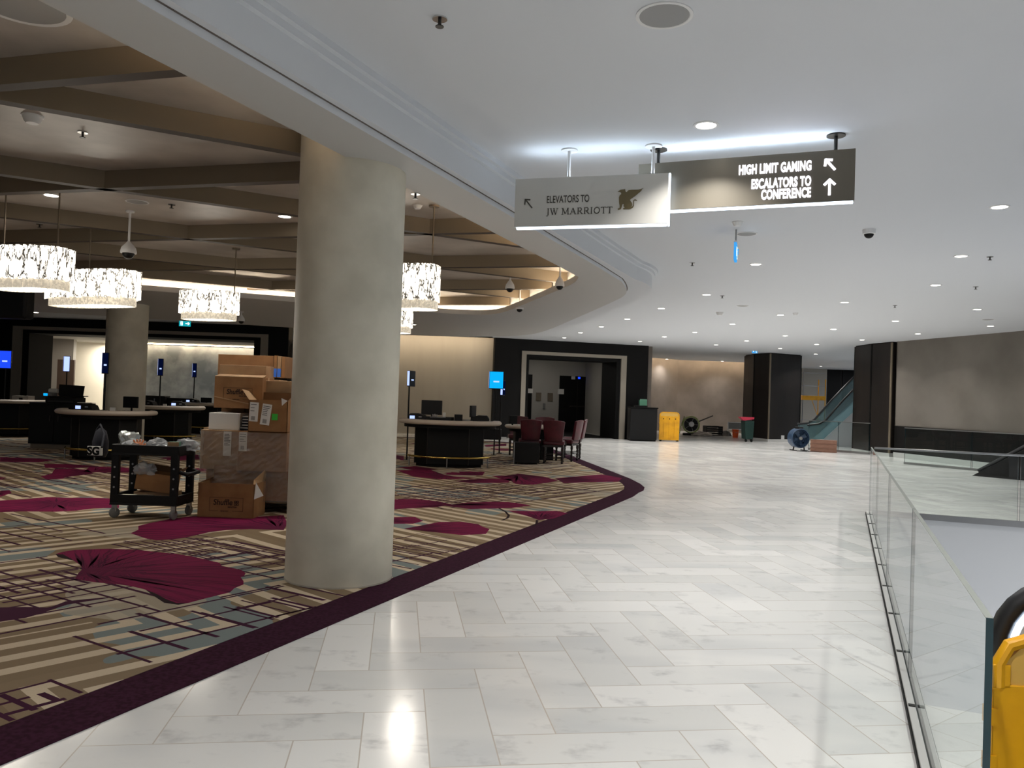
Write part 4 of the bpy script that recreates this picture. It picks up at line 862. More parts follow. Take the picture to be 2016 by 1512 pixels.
# =================================================================== CHANDELIERS
def chandelier(label, px, py, Y, L, W, top, h, rz, zc_, rods=(.35,)):
    p = V(px, py, Y); t = thing('chandelier', label, 'chandelier', (p.x, p.y, zc_), rz, 'crystal chandeliers of the tray'); o = top - zc_
    def oval(l, w_, z0, z1, n=48):
        P = [];
        for i in range(n):
            a_ = 2 * PI * i / n; ca, sa = math.cos(a_), math.sin(a_); e = .62
            P.append((l / 2 * math.copysign(abs(ca) ** e, ca), w_ / 2 * math.copysign(abs(sa) ** e, sa)))
        return P
    O = oval(L, W, 0, 0); sh = MB(); n = len(O)
    k = 3
    for i in range(n):                        # vertical crystal strands, slightly uneven in length
        a_, c_2 = Vector(O[i]), Vector(O[(i + 1) % n])
        for j in range(k):
            u, v = a_.lerp(c_2, j / k), a_.lerp(c_2, (j + .92) / k); dz = random.uniform(-.012, .012); ou = random.uniform(.98, 1.01)
            e = (v - u).normalized(); nn = Vector((-e.y, e.x)) * .012
            sh.prism([tuple(u * ou), tuple(v * ou), tuple(v * ou + nn), tuple(u * ou + nn)], o - h + dz, o + dz * .4)
    sh.build('crystal_shade', CRYST, t)
    O2 = [(x * .93, y * .86) for x, y in O]; lo = MB()
    for i in range(0, n):
        a_, c_2 = Vector(O2[i]), Vector(O2[(i + 1) % n]); e = (c_2 - a_).normalized(); nn = Vector((-e.y, e.x)) * .012; lo.prism([tuple(a_), tuple(a_.lerp(c_2, .94)), tuple(a_.lerp(c_2, .94) + nn), tuple(a_ + nn)], o - h - .10, o - h + .02)
    lo.build('lower_crystal_tier', CRYST2, t)
    MB().prism([(x * .985, y * .985) for x, y in O], o - .012, o - .004).build('top_plate', BRONZE, t); MB().prism([(x * .9, y * .82) for x, y in O], o - h - .085, o - h - .08).build('diffuser', CRYST, t)
    for u in rods:
        q_ = MB().cyl((u * L, 0, 0), .009, o, -.02, 8).build('rod', BRONZE, t, 40); MB().cyl((u * L, 0, 0), .06, -.02, 0, 20).build('canopy', BRONZE, q_, 40)
    Ld = bpy.data.lights.new('lamp', 'POINT'); Ld.energy = 20; Ld.color = (1, .92, .80); Ld.shadow_soft_size = .12; q_ = bpy.data.objects.new('lamp', Ld); COL.objects.link(q_); q_.parent = t; q_.location = (0, 0, o - h - .22)
    return t
chandelier('long oval crystal chandelier at the left edge, nearest of the left trio', 58, 530, 8.9, .98, .5, 2.96, .36, R(-12), TRZ, (-.36, .36))
chandelier('long oval crystal chandelier in front of the back column, middle of the left trio', 182, 570, 10.6, 1.45, .5, 2.96, .36, R(-20), TRZ, (-.05,))
chandelier('oval crystal chandelier hanging alone over the exit sign at left', 412, 604, 12.4, .92, .5, 2.96, .34, R(-12), TRZ, (.46,))
chandelier('crystal chandelier peeking out from behind the right side of the near column', 822, 566, 9.1, .50, .4, 2.95, .40, R(-12), TRZ, (.33,))
chandelier('crystal chandelier lower and further back beside the near column', 776, 612, 13.0, .6, .45, 2.90, .34, R(-8), TRZ, (0,))
# black hanging screen at the far left
a = V(-40, 580, 15.0); c = V(61, 585, 15.0)
t = thing('hanging_screen', 'black curved hanging screen at the left edge under the nearest chandelier', 'screen', ((a.x + c.x) / 2, a.y, SOF)); hw = (c.x - a.x) / 2
MB().box(-hw, hw, -.15, .15, V(30, 628, 15).z - SOF, V(30, 545, 15).z - SOF).build('housing', BLACKPL, t, bevel=.05)
MB().box(-.02, .02, -.02, .02, V(30, 545, 15).z - SOF - .02, TRZ - SOF - .2).build('hanger', BLACKM, t)

# =================================================================== GAMING TABLES
FZ = .008                                    # top of the carpet
def gaming_table(label, x, y, rz, a=1.0, b=.82, legs=True):
    t = thing('gaming_table', label, 'gaming table', (x, y, FZ), rz, 'half moon gaming tables')
    arc = [(a * math.cos(q_), b * math.sin(q_)) for q_ in [PI + PI * i / 40 for i in range(41)]]
    rl = [(p[0] * 1.0, p[1] * 1.0, .915) for p in [(-a * .9, .06)] + arc + [(a * .9, .06)]]
    MB().tube(rl, .068, 12, flat=.72).build('padded_rail', RAIL, t, 60)
    MB().prism([(p[0] * .97, p[1] * .97) for p in arc] + [(a * .93, .12), (-a * .93, .12)], .86, .905).build('table_top', FELT, t)
    MB().prism([(p[0] * .95, p[1] * .95) for p in arc] + [(a * .9, .10), (-a * .9, .10)], .80, .86).build('apron', BLACKM, t)
    bs = [(-.70, .10), (-.70, -.18), (-.42, -.42), (.42, -.42), (.70, -.18), (.70, .10)]; sx = a / 1.0
    bs = [(p[0] * sx, p[1]) for p in bs]
    MB().prism(bs, .06, .80).build('pedestal', CHARCOAL, t, bevel=.006); MB().prism([(p[0] * .95, p[1] * .9) for p in bs], 0, .06).build('toe_kick', BLACKM, t)
    for i in range(1, 5):
        u, v = Vector(bs[i]), Vector(bs[i]) ; MB().cyl((u.x, u.y, 0), .010, .06, .80, 8).build('edge_strip', DKSTEEL, t)
    fr_ = [(.86 * sx * math.cos(q_), .02 + .62 * math.sin(q_), .21) for q_ in [PI * 1.04 + PI * .92 * i / 24 for i in range(25)]]
    MB().tube(fr_, .021, 10).build('foot_rail', BRASS, t, 60)
    for i in (2, 12, 22):
        p = fr_[i]; MB().cyl((p[0], p[1], 0), .014, 0, .2, 10).build('rail_post', STEEL, t, 40); MB().bar((p[0] * .99, p[1], .21), (p[0] * .82, p[1] * .66, .21), .016, .016).build('rail_bracket', BRASS, t)
    tr = MB().box(-.38, .38, -.02, .16, .905, .94).build('chip_tray', BLACKPL, t, bevel=.005)
    for k in range(9): MB().bar((-.34 + .085 * k, -.01, .943), (-.34 + .085 * k, .14, .943), .012, .006).build('tray_divider', DKSTEEL, tr)
    return t
TT = FZ + .905
def at_px(px, Y): v = V(px, 800, Y); return v.x, v.y
GT = [('gaming table with cream rail just right of the near column', 888, 16.55, 0, 1.0), ('gaming table with cream rail, front one of the left group, behind the cart', 214, 15.6, .12, .86), ('gaming table with cream rail, second of the left group beside the back column', 322, 20.2, .1, .97),
      ('gaming table with cream rail, furthest of the left group behind the carton stack', 408, 25.0, .1, 1.0), ('dark gaming table at the left edge behind the black cabinet', 8, 21.0, .3, 1.1)]
GTP = []
for l, px, Y, rz, a in GT:
    x, y = at_px(px, Y); GTP.append((x, y)); gaming_table(l, x, y, rz, a)
# ---- things on the tables
def shuffler(label, x, y, rz, z=TT):
    t = thing('card_shuffler', label, 'card shuffler', (x, y, z), rz, 'card shufflers on the gaming tables')
    MB().vprism([(-.16, 0), (.20, 0), (.22, .05), (.18, .13), (.05, .17), (-.12, .165), (-.17, .10)], -.13, .13).build('body', BLACKPL, t, 30, bevel=.012)
    MB().box(-.165, -.05, -.10, .10, .005, .03).build('card_slot', DKSTEEL, t); MB().box(-.12, -.02, -.134, -.13, .06, .12).build('display', PALESC, t); MB().box(.06, .12, -.134, -.13, .09, .11).build('badge', STEEL, t)
def monitor(label, x, y, rz, z, w_, h_, lift=.06, scr=BLACKPL, tilt=0, group=None):
    t = thing('monitor', label, 'monitor', (x, y, z), rz, group)
    MB().cyl((0, 0, 0), .10, 0, .012, 20).build('foot', DKSTEEL, t, 40); MB().bar((0, .03, .01), (0, .03, lift + h_ * .5), .03, .02).build('stand', BLACKPL, t)
    MB().box(-w_ / 2, w_ / 2, -.02, .02, lift, lift + h_).build('housing', BLACKPL, t, bevel=.006); MB().box(-w_ / 2 + .015, w_ / 2 - .015, -.0225, -.02, lift + .015, lift + h_ - .015).build('screen', scr, t)
    return t
def smallbox(name, label, cat, x, y, z, w_, d_, h_, m, rz=0, parts=None, group=None, bev=.004):
    t = thing(name, label, cat, (x, y, z), rz, group); MB().box(-w_ / 2, w_ / 2, -d_ / 2, d_ / 2, 0, h_).build('body', m, t, bevel=bev)
    for pn, bx_, mm in (parts or []): MB().box(*bx_).build(pn, mm, t)
    return t
x, y = GTP[0]
shuffler('black card shuffler on the table right of the near column, left end', x - .68, y - .25, 0)
monitor('black monitor seen standing on the table right of the near column', x - .40, y + .02, 0, TT, .43, .30, .14)
t = thing('cash_box', 'low black dealer console on the table right of the near column', 'console', (x - .28, y - .22, TT)); MB().prism([(-.33, -.08), (.33, -.08), (.36, .10), (-.36, .10)], 0, .11).build('body', BLACKPL, t, bevel=.01); MB().box(-.12, .2, -.085, -.08, .096, .104).build('light_strip', STEEL, t)
for k, (dx_, h_) in enumerate([(-.02, .05), (.02, .055), (.06, .045)]): t = thing('card_holder', 'tiny clear card holder on the black dealer console', 'card holder', (x - .28 + dx_ - .05, y - .2, TT + .11), 0, 'clear card holders on the dealer console'); MB().cyl((0, 0, 0), .015, 0, h_, 12).build('cup', STEEL, t, 40)
smallbox('card_stack', 'white card stack standing on the dealer console', 'cards', x - .12, y - .2, TT + .11, .06, .04, .09, PAPER, .2)
smallbox('discard_box', 'black angular discard holder right of the dealer console', 'box', x + .17, y - .15, TT, .16, .12, .17, BLACKPL, .15)
monitor('narrow black monitor seen edge on at the right end of the near right table', x + .46, y - .05, 1.2, TT, .26, .24, .12)
shuffler('black domed shuffler at the right end of the near right gaming table', x + .64, y - .20, PI)
smallbox('paper_roll', 'small white paper cup beside the domed shuffler', 'cup', x + .45, y - .32, TT, .07, .07, .05, PAPER, 0, bev=.015)
smallbox('table_sign', 'pale tray standing beyond the right end of the dealer console', 'tray', x + .30, y + .05, TT, .36, .12, .07, SOFF, 0)
x, y = GTP[1]
shuffler('black card shuffler on the front left table beside the cabinet', x - .36, y - .18, 0); smallbox('paper_sheet', 'white papers lying on the shuffler of the front left table', 'paper', x - .36, y - .14, TT + .171, .26, .2, .008, PAPER, .1, bev=0)
smallbox('card_tray', 'flat black card tray lying on the front left table', 'tray', x - .05, y - .45, TT, .36, .14, .012, BLACKPL, .05)
smallbox('price_card', 'small white table card on the front left table', 'card', x + .13, y - .1, TT, .10, .03, .10, PAPER, 0)
monitor('black monitor on a bracket between the front left table and the back column', x + .42, y + .02, -.2, TT, .32, .22, .10)
t = smallbox('terminal', 'black keypad terminal on the front left table under the monitor', 'terminal', x + .48, y - .25, TT, .14, .12, .05, BLACKPL, .4)
x, y = GTP[2]
shuffler('black card shuffler on the second left table', x - .35, y - .15, 0); smallbox('price_card', 'small white table card on the second left table', 'card', x + .12, y - .2, TT, .09, .03, .09, PAPER); shuffler('black card shuffler at the right of the second left table', x + .35, y - .02, .3)
smallbox('card_tray', 'flat black card tray on the second left table', 'tray', x + .02, y - .5, TT, .3, .12, .012, BLACKPL)
x, y = GTP[3]
shuffler('black card shuffler on the furthest left table', x - .45, y - .1, 0); monitor('low dark monitor on the furthest left table', x - .05, y + .03, 0, TT, .34, .16, .05)
x, y = GTP[4]
t = thing('paper_basket', 'grey rectangular paper basket on the table behind the black cabinet', 'basket', (x + .65, y - .25, TT), -.1); MB().box(-.2, .2, -.12, .12, 0, .012).box(-.22, .22, -.13, -.12, 0, .16).box(-.22, .22, .12, .13, 0, .16).box(-.22, -.21, -.13, .13, 0, .16).box(.21, .22, -.13, .13, 0, .16).build('basket', BLUEBIN, t, bevel=.004); MB().box(-.02, .08, -.136, -.13, .02, .11).build('black_mark', BLACKM, t)
smallbox('white_carton', 'white carton on the table at the left edge', 'carton', x - .15, y - .4, TT, .16, .14, .2, PAPER)
smallbox('cover_sheet', 'pale cover laid over the table at the left edge', 'cover', x + .1, y - .22, TT, .5, .3, .02, PAPER)
# back row of low black consoles against the stone wall
for px, Y, w_, h_, l in [(303, 30.0, 1.0, 1.06, 'low black console in front of the grey stone wall, left piece'), (357, 30.2, .95, 1.0, 'low black console in front of the grey stone wall, right piece')]:
    xx, yy = at_px(px, Y); t = thing('console', l, 'console', (xx, yy, 0)); MB().box(-w_ / 2, w_ / 2, -.25, .25, .05, h_).build('body', BLACKPL, t, bevel=.02); MB().box(-w_ / 2 + .03, w_ / 2 - .03, -.2, .2, 0, .05).build('toe_kick', BLACKM, t); MB().box(w_ * .1, w_ * .14, -.26, -.25, h_ * .45, h_ * .9).build('handle', STEEL, t)
# table displays on poles
def display(label, px, yt, yb, Y, wpx, rz, scr, pole_to, face=True, wid=None, zpole=None):
    a_ = V(px, yt, Y); b_ = V(px, yb, Y); h_ = a_.z - b_.z; w_ = wid or wpx * Y / FPX
    t = thing('table_display', label, 'display screen', ((V(px, 756, Y).x, Y, pole_to)), rz, None); o = b_.z - pole_to
    MB().cyl((0, .05, 0), .07, 0, .012, 16).build('base', BLACKPL, t, 40); MB().cyl((0, .05, 0), .017, .01, o + h_ * .6, 10).build('pole', BLACKPL, t, 40)
    MB().box(-w_ / 2, w_ / 2, -.02, .035, o, o + h_).build('housing', BLACKPL, t, bevel=.004); MB().box(-w_ / 2 + .012, w_ / 2 - .012, -.0235, -.02, o + .02, o + h_ - .012).build('screen', scr, t)
    MB().box(-w_ / 2 - .004, -w_ / 2 + .0, -.02, .03, o + .02, o + h_ - .01).build('side_light', PALESC, t); MB().box(-w_ * .2, w_ * .2, -.0245, -.0235, o + h_ * .38, o + h_ * .46).build('caption_bar', PALESC, t)
    return t
DIMB = emis('dim_navy_screen', (12, 26, 74), .3)
display('blue display screen at the left edge, on the black wall side', 8, 690, 726, 20.5, 18, .25, BLUESC, TT, wid=.30)
display('pale narrow display on a pole in front of the brown lobby door', 130, 701, 732, 23.5, 11, .3, PALESC, FZ, wid=.17)
display('tall navy display on a pole left of the back column', 206, 694, 736, 16.9, 14, .3, DIMB, FZ, wid=.13)
display('navy display on a pole before the stone wall, left of two', 315, 706, 740, 20.9, 12, .3, DIMB, FZ, wid=.13)
display('navy display on a pole before the stone wall, right of two', 382, 715, 743, 25.4, 8, .3, DIMB, FZ, wid=.13)
display('bright cyan display screen beside the black right portal wall', 977, 731, 766, 19.9, 28, .05, CYANSC, FZ, wid=.36)
display('narrow lit display behind the bright cyan screen', 991, 749, 779, 20.6, 4, 1.35, DIMB, FZ, wid=.30)
display('dark display seen edge on just right of the near column', 810, 730, 761, 17.6, 7, 1.25, BLACKPL, FZ, wid=.30)
# ---- black cabinet with equipment
a, c = V(56, 840, 17.4), V(158, 840, 17.4)
t = thing('equipment_cabinet', 'black equipment cabinet with pale plinth behind the front left table', 'cabinet', ((a.x + c.x) / 2, 17.4, FZ)); hw = (c.x - a.x) / 2
MB().box(-hw, hw, 0, .6, .10, .98).build('body', CHARCOAL, t, bevel=.004); MB().box(-hw + .04, hw, .03, .6, 0, .10).build('plinth', BRONZE, t); MB().box(-hw, hw, -.01, .61, .98, 1.0).build('counter', BLACKPL, t)
dr_ = MB().box(-hw + .03, -.02, -.018, 0, .14, .93).build('door', CHARCOAL, t, bevel=.003); MB().box(-.10, -.08, -.035, -.018, .6, .72).build('handle', DKSTEEL, dr_)
dr_ = MB().box(.02, hw - .03, -.018, 0, .14, .93).build('door', CHARCOAL, t, bevel=.003); MB().box(.08, .10, -.035, -.018, .6, .72).build('handle', DKSTEEL, dr_)
cx = (a.x + c.x) / 2
t = thing('printer', 'black printer on top of the equipment cabinet', 'printer', (cx + .10, 17.62, FZ + 1.0)); MB().box(-.34, .34, -.2, .2, 0, .13).build('body', BLACKPL, t, bevel=.015); MB().box(-.28, .28, -.21, -.2, .02, .05).build('paper_slot', DKSTEEL, t); MB().box(-.30, .30, -.18, .2, .13, .15).build('lid', CHARCOAL, t, bevel=.006)
t = thing('laptop', 'open dark laptop on the printer, screen towards the lobby', 'laptop', (cx + .22, 17.62, FZ + 1.15)); MB().box(-.27, .27, .0, .2, 0, .02).build('keyboard', BLACKPL, t); MB().vprism([(-.27, .02), (.27, .02), (.30, .24), (-.26, .26)], -.03, -.015).build('screen_lid', CHARCOAL, t)
t = thing('paper_roll', 'white paper roll on the equipment at the cabinet', 'paper roll', (cx - .22, 17.7, FZ + 1.21)); MB(Matrix.Rotation(PI / 2, 4, 'Y')).cyl((-.05, 0, 0), .05, -.09, .09, 16).build('roll', PAPER, t, 40)
smallbox('label_printer', 'small label machine with blue label left of the laptop', 'label printer', cx - .27, 17.66, FZ + 1.15, .2, .2, .06, GREYPL, 0, [('blue_label', (-.09, .0, -.104, -.1, -.1, -.02), CYANSC)] and [('blue_label', (-.09, 0, -.104, -.1, .0, .05), CYANSC)])
# ---- table with burgundy chairs
xt, yt = at_px(1052, 19.2)
t = thing('card_table', 'long low card table with cream rail surrounded by burgundy chairs', 'table', (xt, yt, FZ), .1)
O = [(.66 * math.copysign(abs(math.cos(q_)) ** .6, math.cos(q_)), .55 * math.copysign(abs(math.sin(q_)) ** .6, math.sin(q_))) for q_ in [2 * PI * i / 40 for i in range(40)]]
MB().tube([(p[0] * .97, p[1] * .97, .765) for p in O], .05, 10, closed=True, flat=.8).build('padded_rail', RAIL, t, 60); MB().prism([(p[0] * .95, p[1] * .95) for p in O], .72, .762).build('table_top', FELT, t); MB().prism([(p[0] * .9, p[1] * .9) for p in O], .66, .72).build('apron', BLACKM, t)
for sx in (-.3, .3): MB().box(sx - .16, sx + .16, -.26, .26, 0, .66).build('pedestal', CHARCOAL, t, bevel=.01)
monitor('small dark monitor with tangled cables on the left end of the card table', xt - .50, yt + .12, .5, FZ + .765, .22, .20, .05); smallbox('card_stack', 'white card shoe on the left end of the card table', 'card shoe', xt - .32, yt - .15, FZ + .765, .14, .1, .05, PAPER, .1)
smallbox('bottle_stand', 'small white bottle beside the card shoe', 'bottle', xt - .30, yt + .10, FZ + .765, .05, .05, .13, PAPER, 0, bev=.02)
def chair():
    t = thing('casino_chair', '', 'chair')
    s_ = MB(); s_.prism([(-.24, -.22), (.24, -.22), (.26, .0), (.24, .24), (-.24, .24), (-.26, 0)], .42, .52); s_.build('seat', BURG, t, 40, bevel=.03)
    b_ = MB(); n = 6
    for i in range(n):                        # curved, slightly flaring padded back
        u0, u1 = -1 + 2 * i / n, -1 + 2 * (i + 1) / n; f0 = lambda u: -.24 - .05 * (1 - u * u)
        k = b_.pts([(u0 * .20, f0(u0), .50), (u1 * .20, f0(u1), .50), (u1 * .25, f0(u1) - .08, .98 - .03 * u1 * u1), (u0 * .25, f0(u0) - .08, .98 - .03 * u0 * u0), (u0 * .20, f0(u0) + .07, .50), (u1 * .20, f0(u1) + .07, .50), (u1 * .25, f0(u1) - .02, .98 - .03 * u1 * u1), (u0 * .25, f0(u0) - .02, .98 - .03 * u0 * u0)])
        for q in ((0, 1, 2, 3), (7, 6, 5, 4), (2, 6, 7, 3), (0, 4, 5, 1)): b_.face([k + j for j in q])
        if i == 0: b_.face([k + 0, k + 3, k + 7, k + 4])
        if i == n - 1: b_.face([k + 1, k + 5, k + 6, k + 2])
    b_.build('backrest', BURG, t, 50, bevel=.012)
    MB().box(-.22, .22, -.20, .20, .37, .42).build('seat_frame', DKWOOD, t)
    for sx in (-1, 1):
        for sy in (-1, 1):
            l = MB(); l.lathe([(.028, .37), (.032, .30), (.020, .27), (.030, .22), (.020, .18), (.028, .12), (.018, .05)], 10, (sx * .20, sy * .19, 0)); lo_ = l.build('leg', DKWOOD, t, 50)
            MB().ball((sx * .20, sy * .19, .026), .026, n=10).build('caster', BLACKPL, lo_, 60)
    for z in (.12, .2): 
        for sy in (-.19, .19): MB().bar((-.2, sy, z), (.2, sy, z), .016, .016).build('stretcher', DKWOOD, t)
    for sx in (-.2, .2): MB().bar((sx, -.19, .16), (sx, .19, .16), .016, .016).build('stretcher', DKWOOD, t)
    MB().bar((.26, -.24, .52), (.28, -.20, .40), .02, .02).build('arm_bracket', DKSTEEL, t)
    return t
ch0 = chair(); CH = [(1045, 18.35, .05, 'burgundy high back chair, left one of the front pair at the card table'), (1093, 18.15, -.1, 'burgundy high back chair, right one of the front pair at the card table'),
    (1119, 18.95, 1.15, 'burgundy chair at the right end of the card table, nearer one'), (1129, 19.75, 1.45, 'burgundy chair furthest right at the card table, seen nearly edge on'), (1022, 20.3, PI, 'burgundy chair behind the card table, left of two'), (1073, 20.3, PI - .1, 'burgundy chair behind the card table, right of two')]
for i, (px, Y, rz, l) in enumerate(CH):
    o = ch0 if i == 0 else copy_tree(ch0); xx, yy = at_px(px, Y); place(o, (xx, yy, FZ), rz, l, 'burgundy chairs at the card table')
a = V(1012, 890, 17.55); c = V(1062, 890, 17.55)
t = thing('equipment_case', 'black equipment case with steel edge in front of the left burgundy chair', 'case', ((a.x + c.x) / 2, 17.55, FZ)); hw = (c.x - a.x) / 2
MB().box(-hw, hw, 0, .42, .03, .47).build('body', BLACKPL, t, bevel=.006); MB().box(-hw - .006, -hw + .012, -.006, .01, .0, .48).build('steel_edge', STEEL, t); 
for sx in (-hw + .06, hw - .06): MB().ball((sx, .06, .018), .018, n=10).build('caster', BLACKM, t, 50)
a = V(930, 850, 24.8); t = thing('bench', 'low dark bench on the marble behind the gaming table', 'bench', (a.x + .35, 24.8, 0)); MB().box(-.55, .55, 0, .4, .12, .45).build('seat', BLACKPL, t, bevel=.02); 
for sx in (-.5, .5): MB().box(sx - .03, sx + .03, .02, .38, 0, .12).build('leg', DKSTEEL, t)

# =================================================================== UTILITY CART
a = V(213, 1020, 8.8); c = V(347, 1020, 8.8); CX, CYY, CW, CD = (a.x + c.x) / 2, 8.80, (c.x - a.x), .44
t = thing('utility_cart', 'black plastic two shelf utility cart loaded with plastic bags on the carpet', 'cart', (CX, CYY, FZ), R(-2)); hw = CW / 2
def tub(z, nm):
    m = MB(); m.box(-hw, hw, 0, CD, z, z + .02); th = .025
    m.box(-hw, hw, 0, th, z, z + .11); m.box(-hw, hw, CD - th, CD, z, z + .11); m.box(-hw, -hw + th, th, CD - th, z, z + .11); m.box(hw - th, hw, th, CD - th, z, z + .11); return m.build(nm, BLACKPL, t, bevel=.006)
tub(.15, 'lower_shelf'); tub(.70, 'upper_shelf')
for sx in (-1, 1):
    for sy in (0, 1):
        x0 = -hw if sx < 0 else hw - .085; y0 = .0 if sy == 0 else CD - .05
        lg = MB().box(x0, x0 + .085, y0, y0 + .05, .25, .71).build('leg', BLACKPL, t, bevel=.008)
        for z in (.34, .45, .56): MB(Matrix.Translation((x0 + .042, y0, z)) @ Matrix.Rotation(PI / 2, 4, 'X')).cyl((0, 0, 0), .011, -.001, .003, 10).build('bolt', STEEL, lg)
        cs = MB().bar((x0 + .042, y0 + .03, .15), (x0 + .042, y0 + .03, .07), .05, .03).build('caster_fork', STEEL, t); MB(Matrix.Translation((x0 + .042, y0 + .03, .055)) @ Matrix.Rotation(R(78) if sx > 0 else R(50), 4, 'Z') @ Matrix.Rotation(PI / 2, 4, 'X')).lathe([(.012, -.022), (.042, -.02), (.055, -.014), (.055, .014), (.042, .02), (.012, .022)], 20).build('caster_wheel', GREYPL, cs, 40)
MB().tube([(hw, .06, .52), (hw + .07, .06, .50), (hw + .09, .22, .50), (hw + .07, CD - .06, .50), (hw, CD - .06, .52)], .022, 10).build('push_handle', BLACKPL, t, 50)
UZ, LZ = FZ + .722, FZ + .172
def crumple(name, label, cat, x, y, z, r, sc, m, seed, n=3, group=None, parts='sheet'):
    q = random.Random(seed); bm = bmesh.new(); bmesh.ops.create_icosphere(bm, subdivisions=n, radius=1)
    from mathutils import noise as NZ
    for v in bm.verts:
        d = v.co.normalized(); k = 1 + .45 * NZ.noise(d * 2.3 + Vector((seed, 0, 0))) + .25 * NZ.noise(d * 6 + Vector((0, seed, 0))); v.co = Vector((d.x * sc[0], d.y * sc[1], max(d.z, -.35) * sc[2])) * k * r
    lo = min(v.co.z for v in bm.verts)
    for v in bm.verts: v.co.z -= lo
    me = bpy.data.meshes.new(name); bm.to_mesh(me); bm.free(); me.materials.append(m); o = bpy.data.objects.new(name, me); COL.objects.link(o); o.location = (x, y, z)
    for p in me.polygons: p.use_smooth = True
    me.set_sharp_from_angle(angle=R(28)); return tag(o, label, cat, group)
crumple('plastic_bag', 'crumpled clear plastic bag on the left end of the cart top', 'plastic bag', CX - hw + .16, CYY + .2, UZ, .13, (1.1, .9, .7), BAGM, 3)
crumple('plastic_bag', 'clear plastic bag lying in the middle of the cart top', 'plastic bag', CX + .02, CYY + .25, UZ, .13, (1.0, .8, .8), BAGM, 5)
crumple('plastic_bag', 'low flat plastic bag right of the middle of the cart top', 'plastic bag', CX + .16, CYY + .13, UZ, .12, (1.2, .7, .6), BAGM, 8)
crumple('plastic_bag', 'white plastic bag fanned out over the right end of the cart top', 'plastic bag', CX + hw - .02, CYY + .28, UZ + .02, .12, (1.1, .8, .8), BAGM, 13)
g = thing('rubber_glove', 'pale orange rubber glove on the cart top', 'glove', (CX - .14, CYY + .14, UZ + .02), .3)
MB().ball((0, 0, .05), .05, (1, .6, 1.0)).build('palm', ORGL, g, 60)
for k in range(4): MB().tube([(-.03 + .02 * k, 0, .07), (-.05 + .034 * k, -.005, .13 - .01 * abs(k - 1.5))], [.012, .009], 8).build('finger', ORGL, g, 60)
MB().tube([(.035, 0, .04), (.075, -.01, .075)], [.013, .010], 8).build('thumb', ORGL, g, 60)
t = smallbox('carton', 'green and white carton standing on the right of the cart top', 'carton', CX + .27, CYY + .12, UZ, .12, .09, .13, TEALBOX, .15); MB().box(-.06, .06, -.0455, -.045, .07, .13).build('cream_panel', CARD2, t); MB().box(-.05, .04, -.047, -.045, .005, .03).build('white_label', PAPER, t)
smallbox('note_pad', 'small dark notepad lying on the cart top', 'notepad', CX - .02, CYY + .09, UZ, .14, .09, .02, GREYPL, .2)
smallbox('paper_sheet', 'white sheet of paper leaning on the left end of the cart top', 'paper', CX - hw + .24, CYY + .10, UZ + .03, .16, .1, .01, PAPER, .3, bev=0)
# lower shelf: tilted open carton, film roll, bag
t = thing('carton', 'open brown carton tilted on the lower cart shelf', 'carton', (CX + .04, CYY + .23, LZ + .12), .12); t.rotation_euler = (0, R(8), .12)
m = MB(); m.box(-.2, .2, -.13, .13, 0, .01); m.box(-.2, .2, -.13, -.125, 0, .2); m.box(-.2, .2, .125, .13, 0, .2); m.box(-.2, -.195, -.13, .13, 0, .2); m.box(.195, .2, -.13, .13, 0, .2); m.build('carton_body', CARD, t)
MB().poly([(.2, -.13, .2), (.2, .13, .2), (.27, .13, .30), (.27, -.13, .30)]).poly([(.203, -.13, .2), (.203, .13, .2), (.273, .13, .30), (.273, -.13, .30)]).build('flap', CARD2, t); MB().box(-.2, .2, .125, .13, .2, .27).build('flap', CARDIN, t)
smallbox('carton', 'flat pale carton lying under the tilted carton on the cart', 'carton', CX + .05, CYY + .26, LZ, .44, .26, .11, CARD2, .05)
crumple('plastic_bag', 'clear plastic bag drooping out of the carton on the cart', 'plastic bag', CX - .05, CYY + .13, LZ + .30, .09, (1.3, .8, 1.1), BAGM, 21)
crumple('plastic_bag', 'small clear bag at the right end of the lower cart shelf', 'plastic bag', CX + .13, CYY + .11, LZ, .07, (1.0, .8, .7), BAGM, 25)
t = thing('film_roll', 'silvery roll of stretch film lying on the lower cart shelf', 'roll', (CX - .1, CYY + .10, LZ + .045), .05); T_ = Matrix.Rotation(PI / 2, 4, 'Y'); MB(T_).cyl((0, 0, 0), .04, -.17, .17, 24).build('film', mat('film_roll_silver', (196, 190, 172), .22, metal=.6), t, 40); MB(T_).cyl((0, 0, 0), .024, -.175, .175, 20).build('core', CARDIN, t, 40)

# black bag with SG plate beside the cart
a = V(197, 895, 9.25)
t = thing('shoulder_bag', 'dark rounded fabric bag with a white SG plate hanging off the left of the cart', 'bag', (a.x, 9.25, FZ))
MB().tube([(0, .0, .62), (0, 0, .68), (0, 0, .80), (0, 0, .92), (0, 0, .96)], [.07, .10, .105, .07, .02], 16, flat=.8).build('bag_body', DARKCLOTH, t, 50)
MB().tube([(-.05, 0, .93), (.0, -.02, 1.0), (.10, -.12, .90), (.17, -.30, .76)], .012, 8).build('strap', DARKCLOTH, t, 50)
pl = MB().box(-.085, .085, -.125, -.105, V(197, 897, 9.12).z - FZ, V(197, 879, 9.12).z - FZ).build('name_plate', PAPER, t, bevel=.003)
text('plate_lettering', 'SG', .125, BLACKM, t, XZ(-.083, -.126, V(197, 895.5, 9.12).z - FZ), .93, .006, .001)
crumple('foil_bag', 'silvery foil bag on top beside the black bag with the SG plate', 'foil bag', CX - hw + .05, CYY + .34, UZ + .05, .12, (1.0, .7, 1.0), mat('silver_foil', (190, 195, 192), .25, metal=.5), 31)

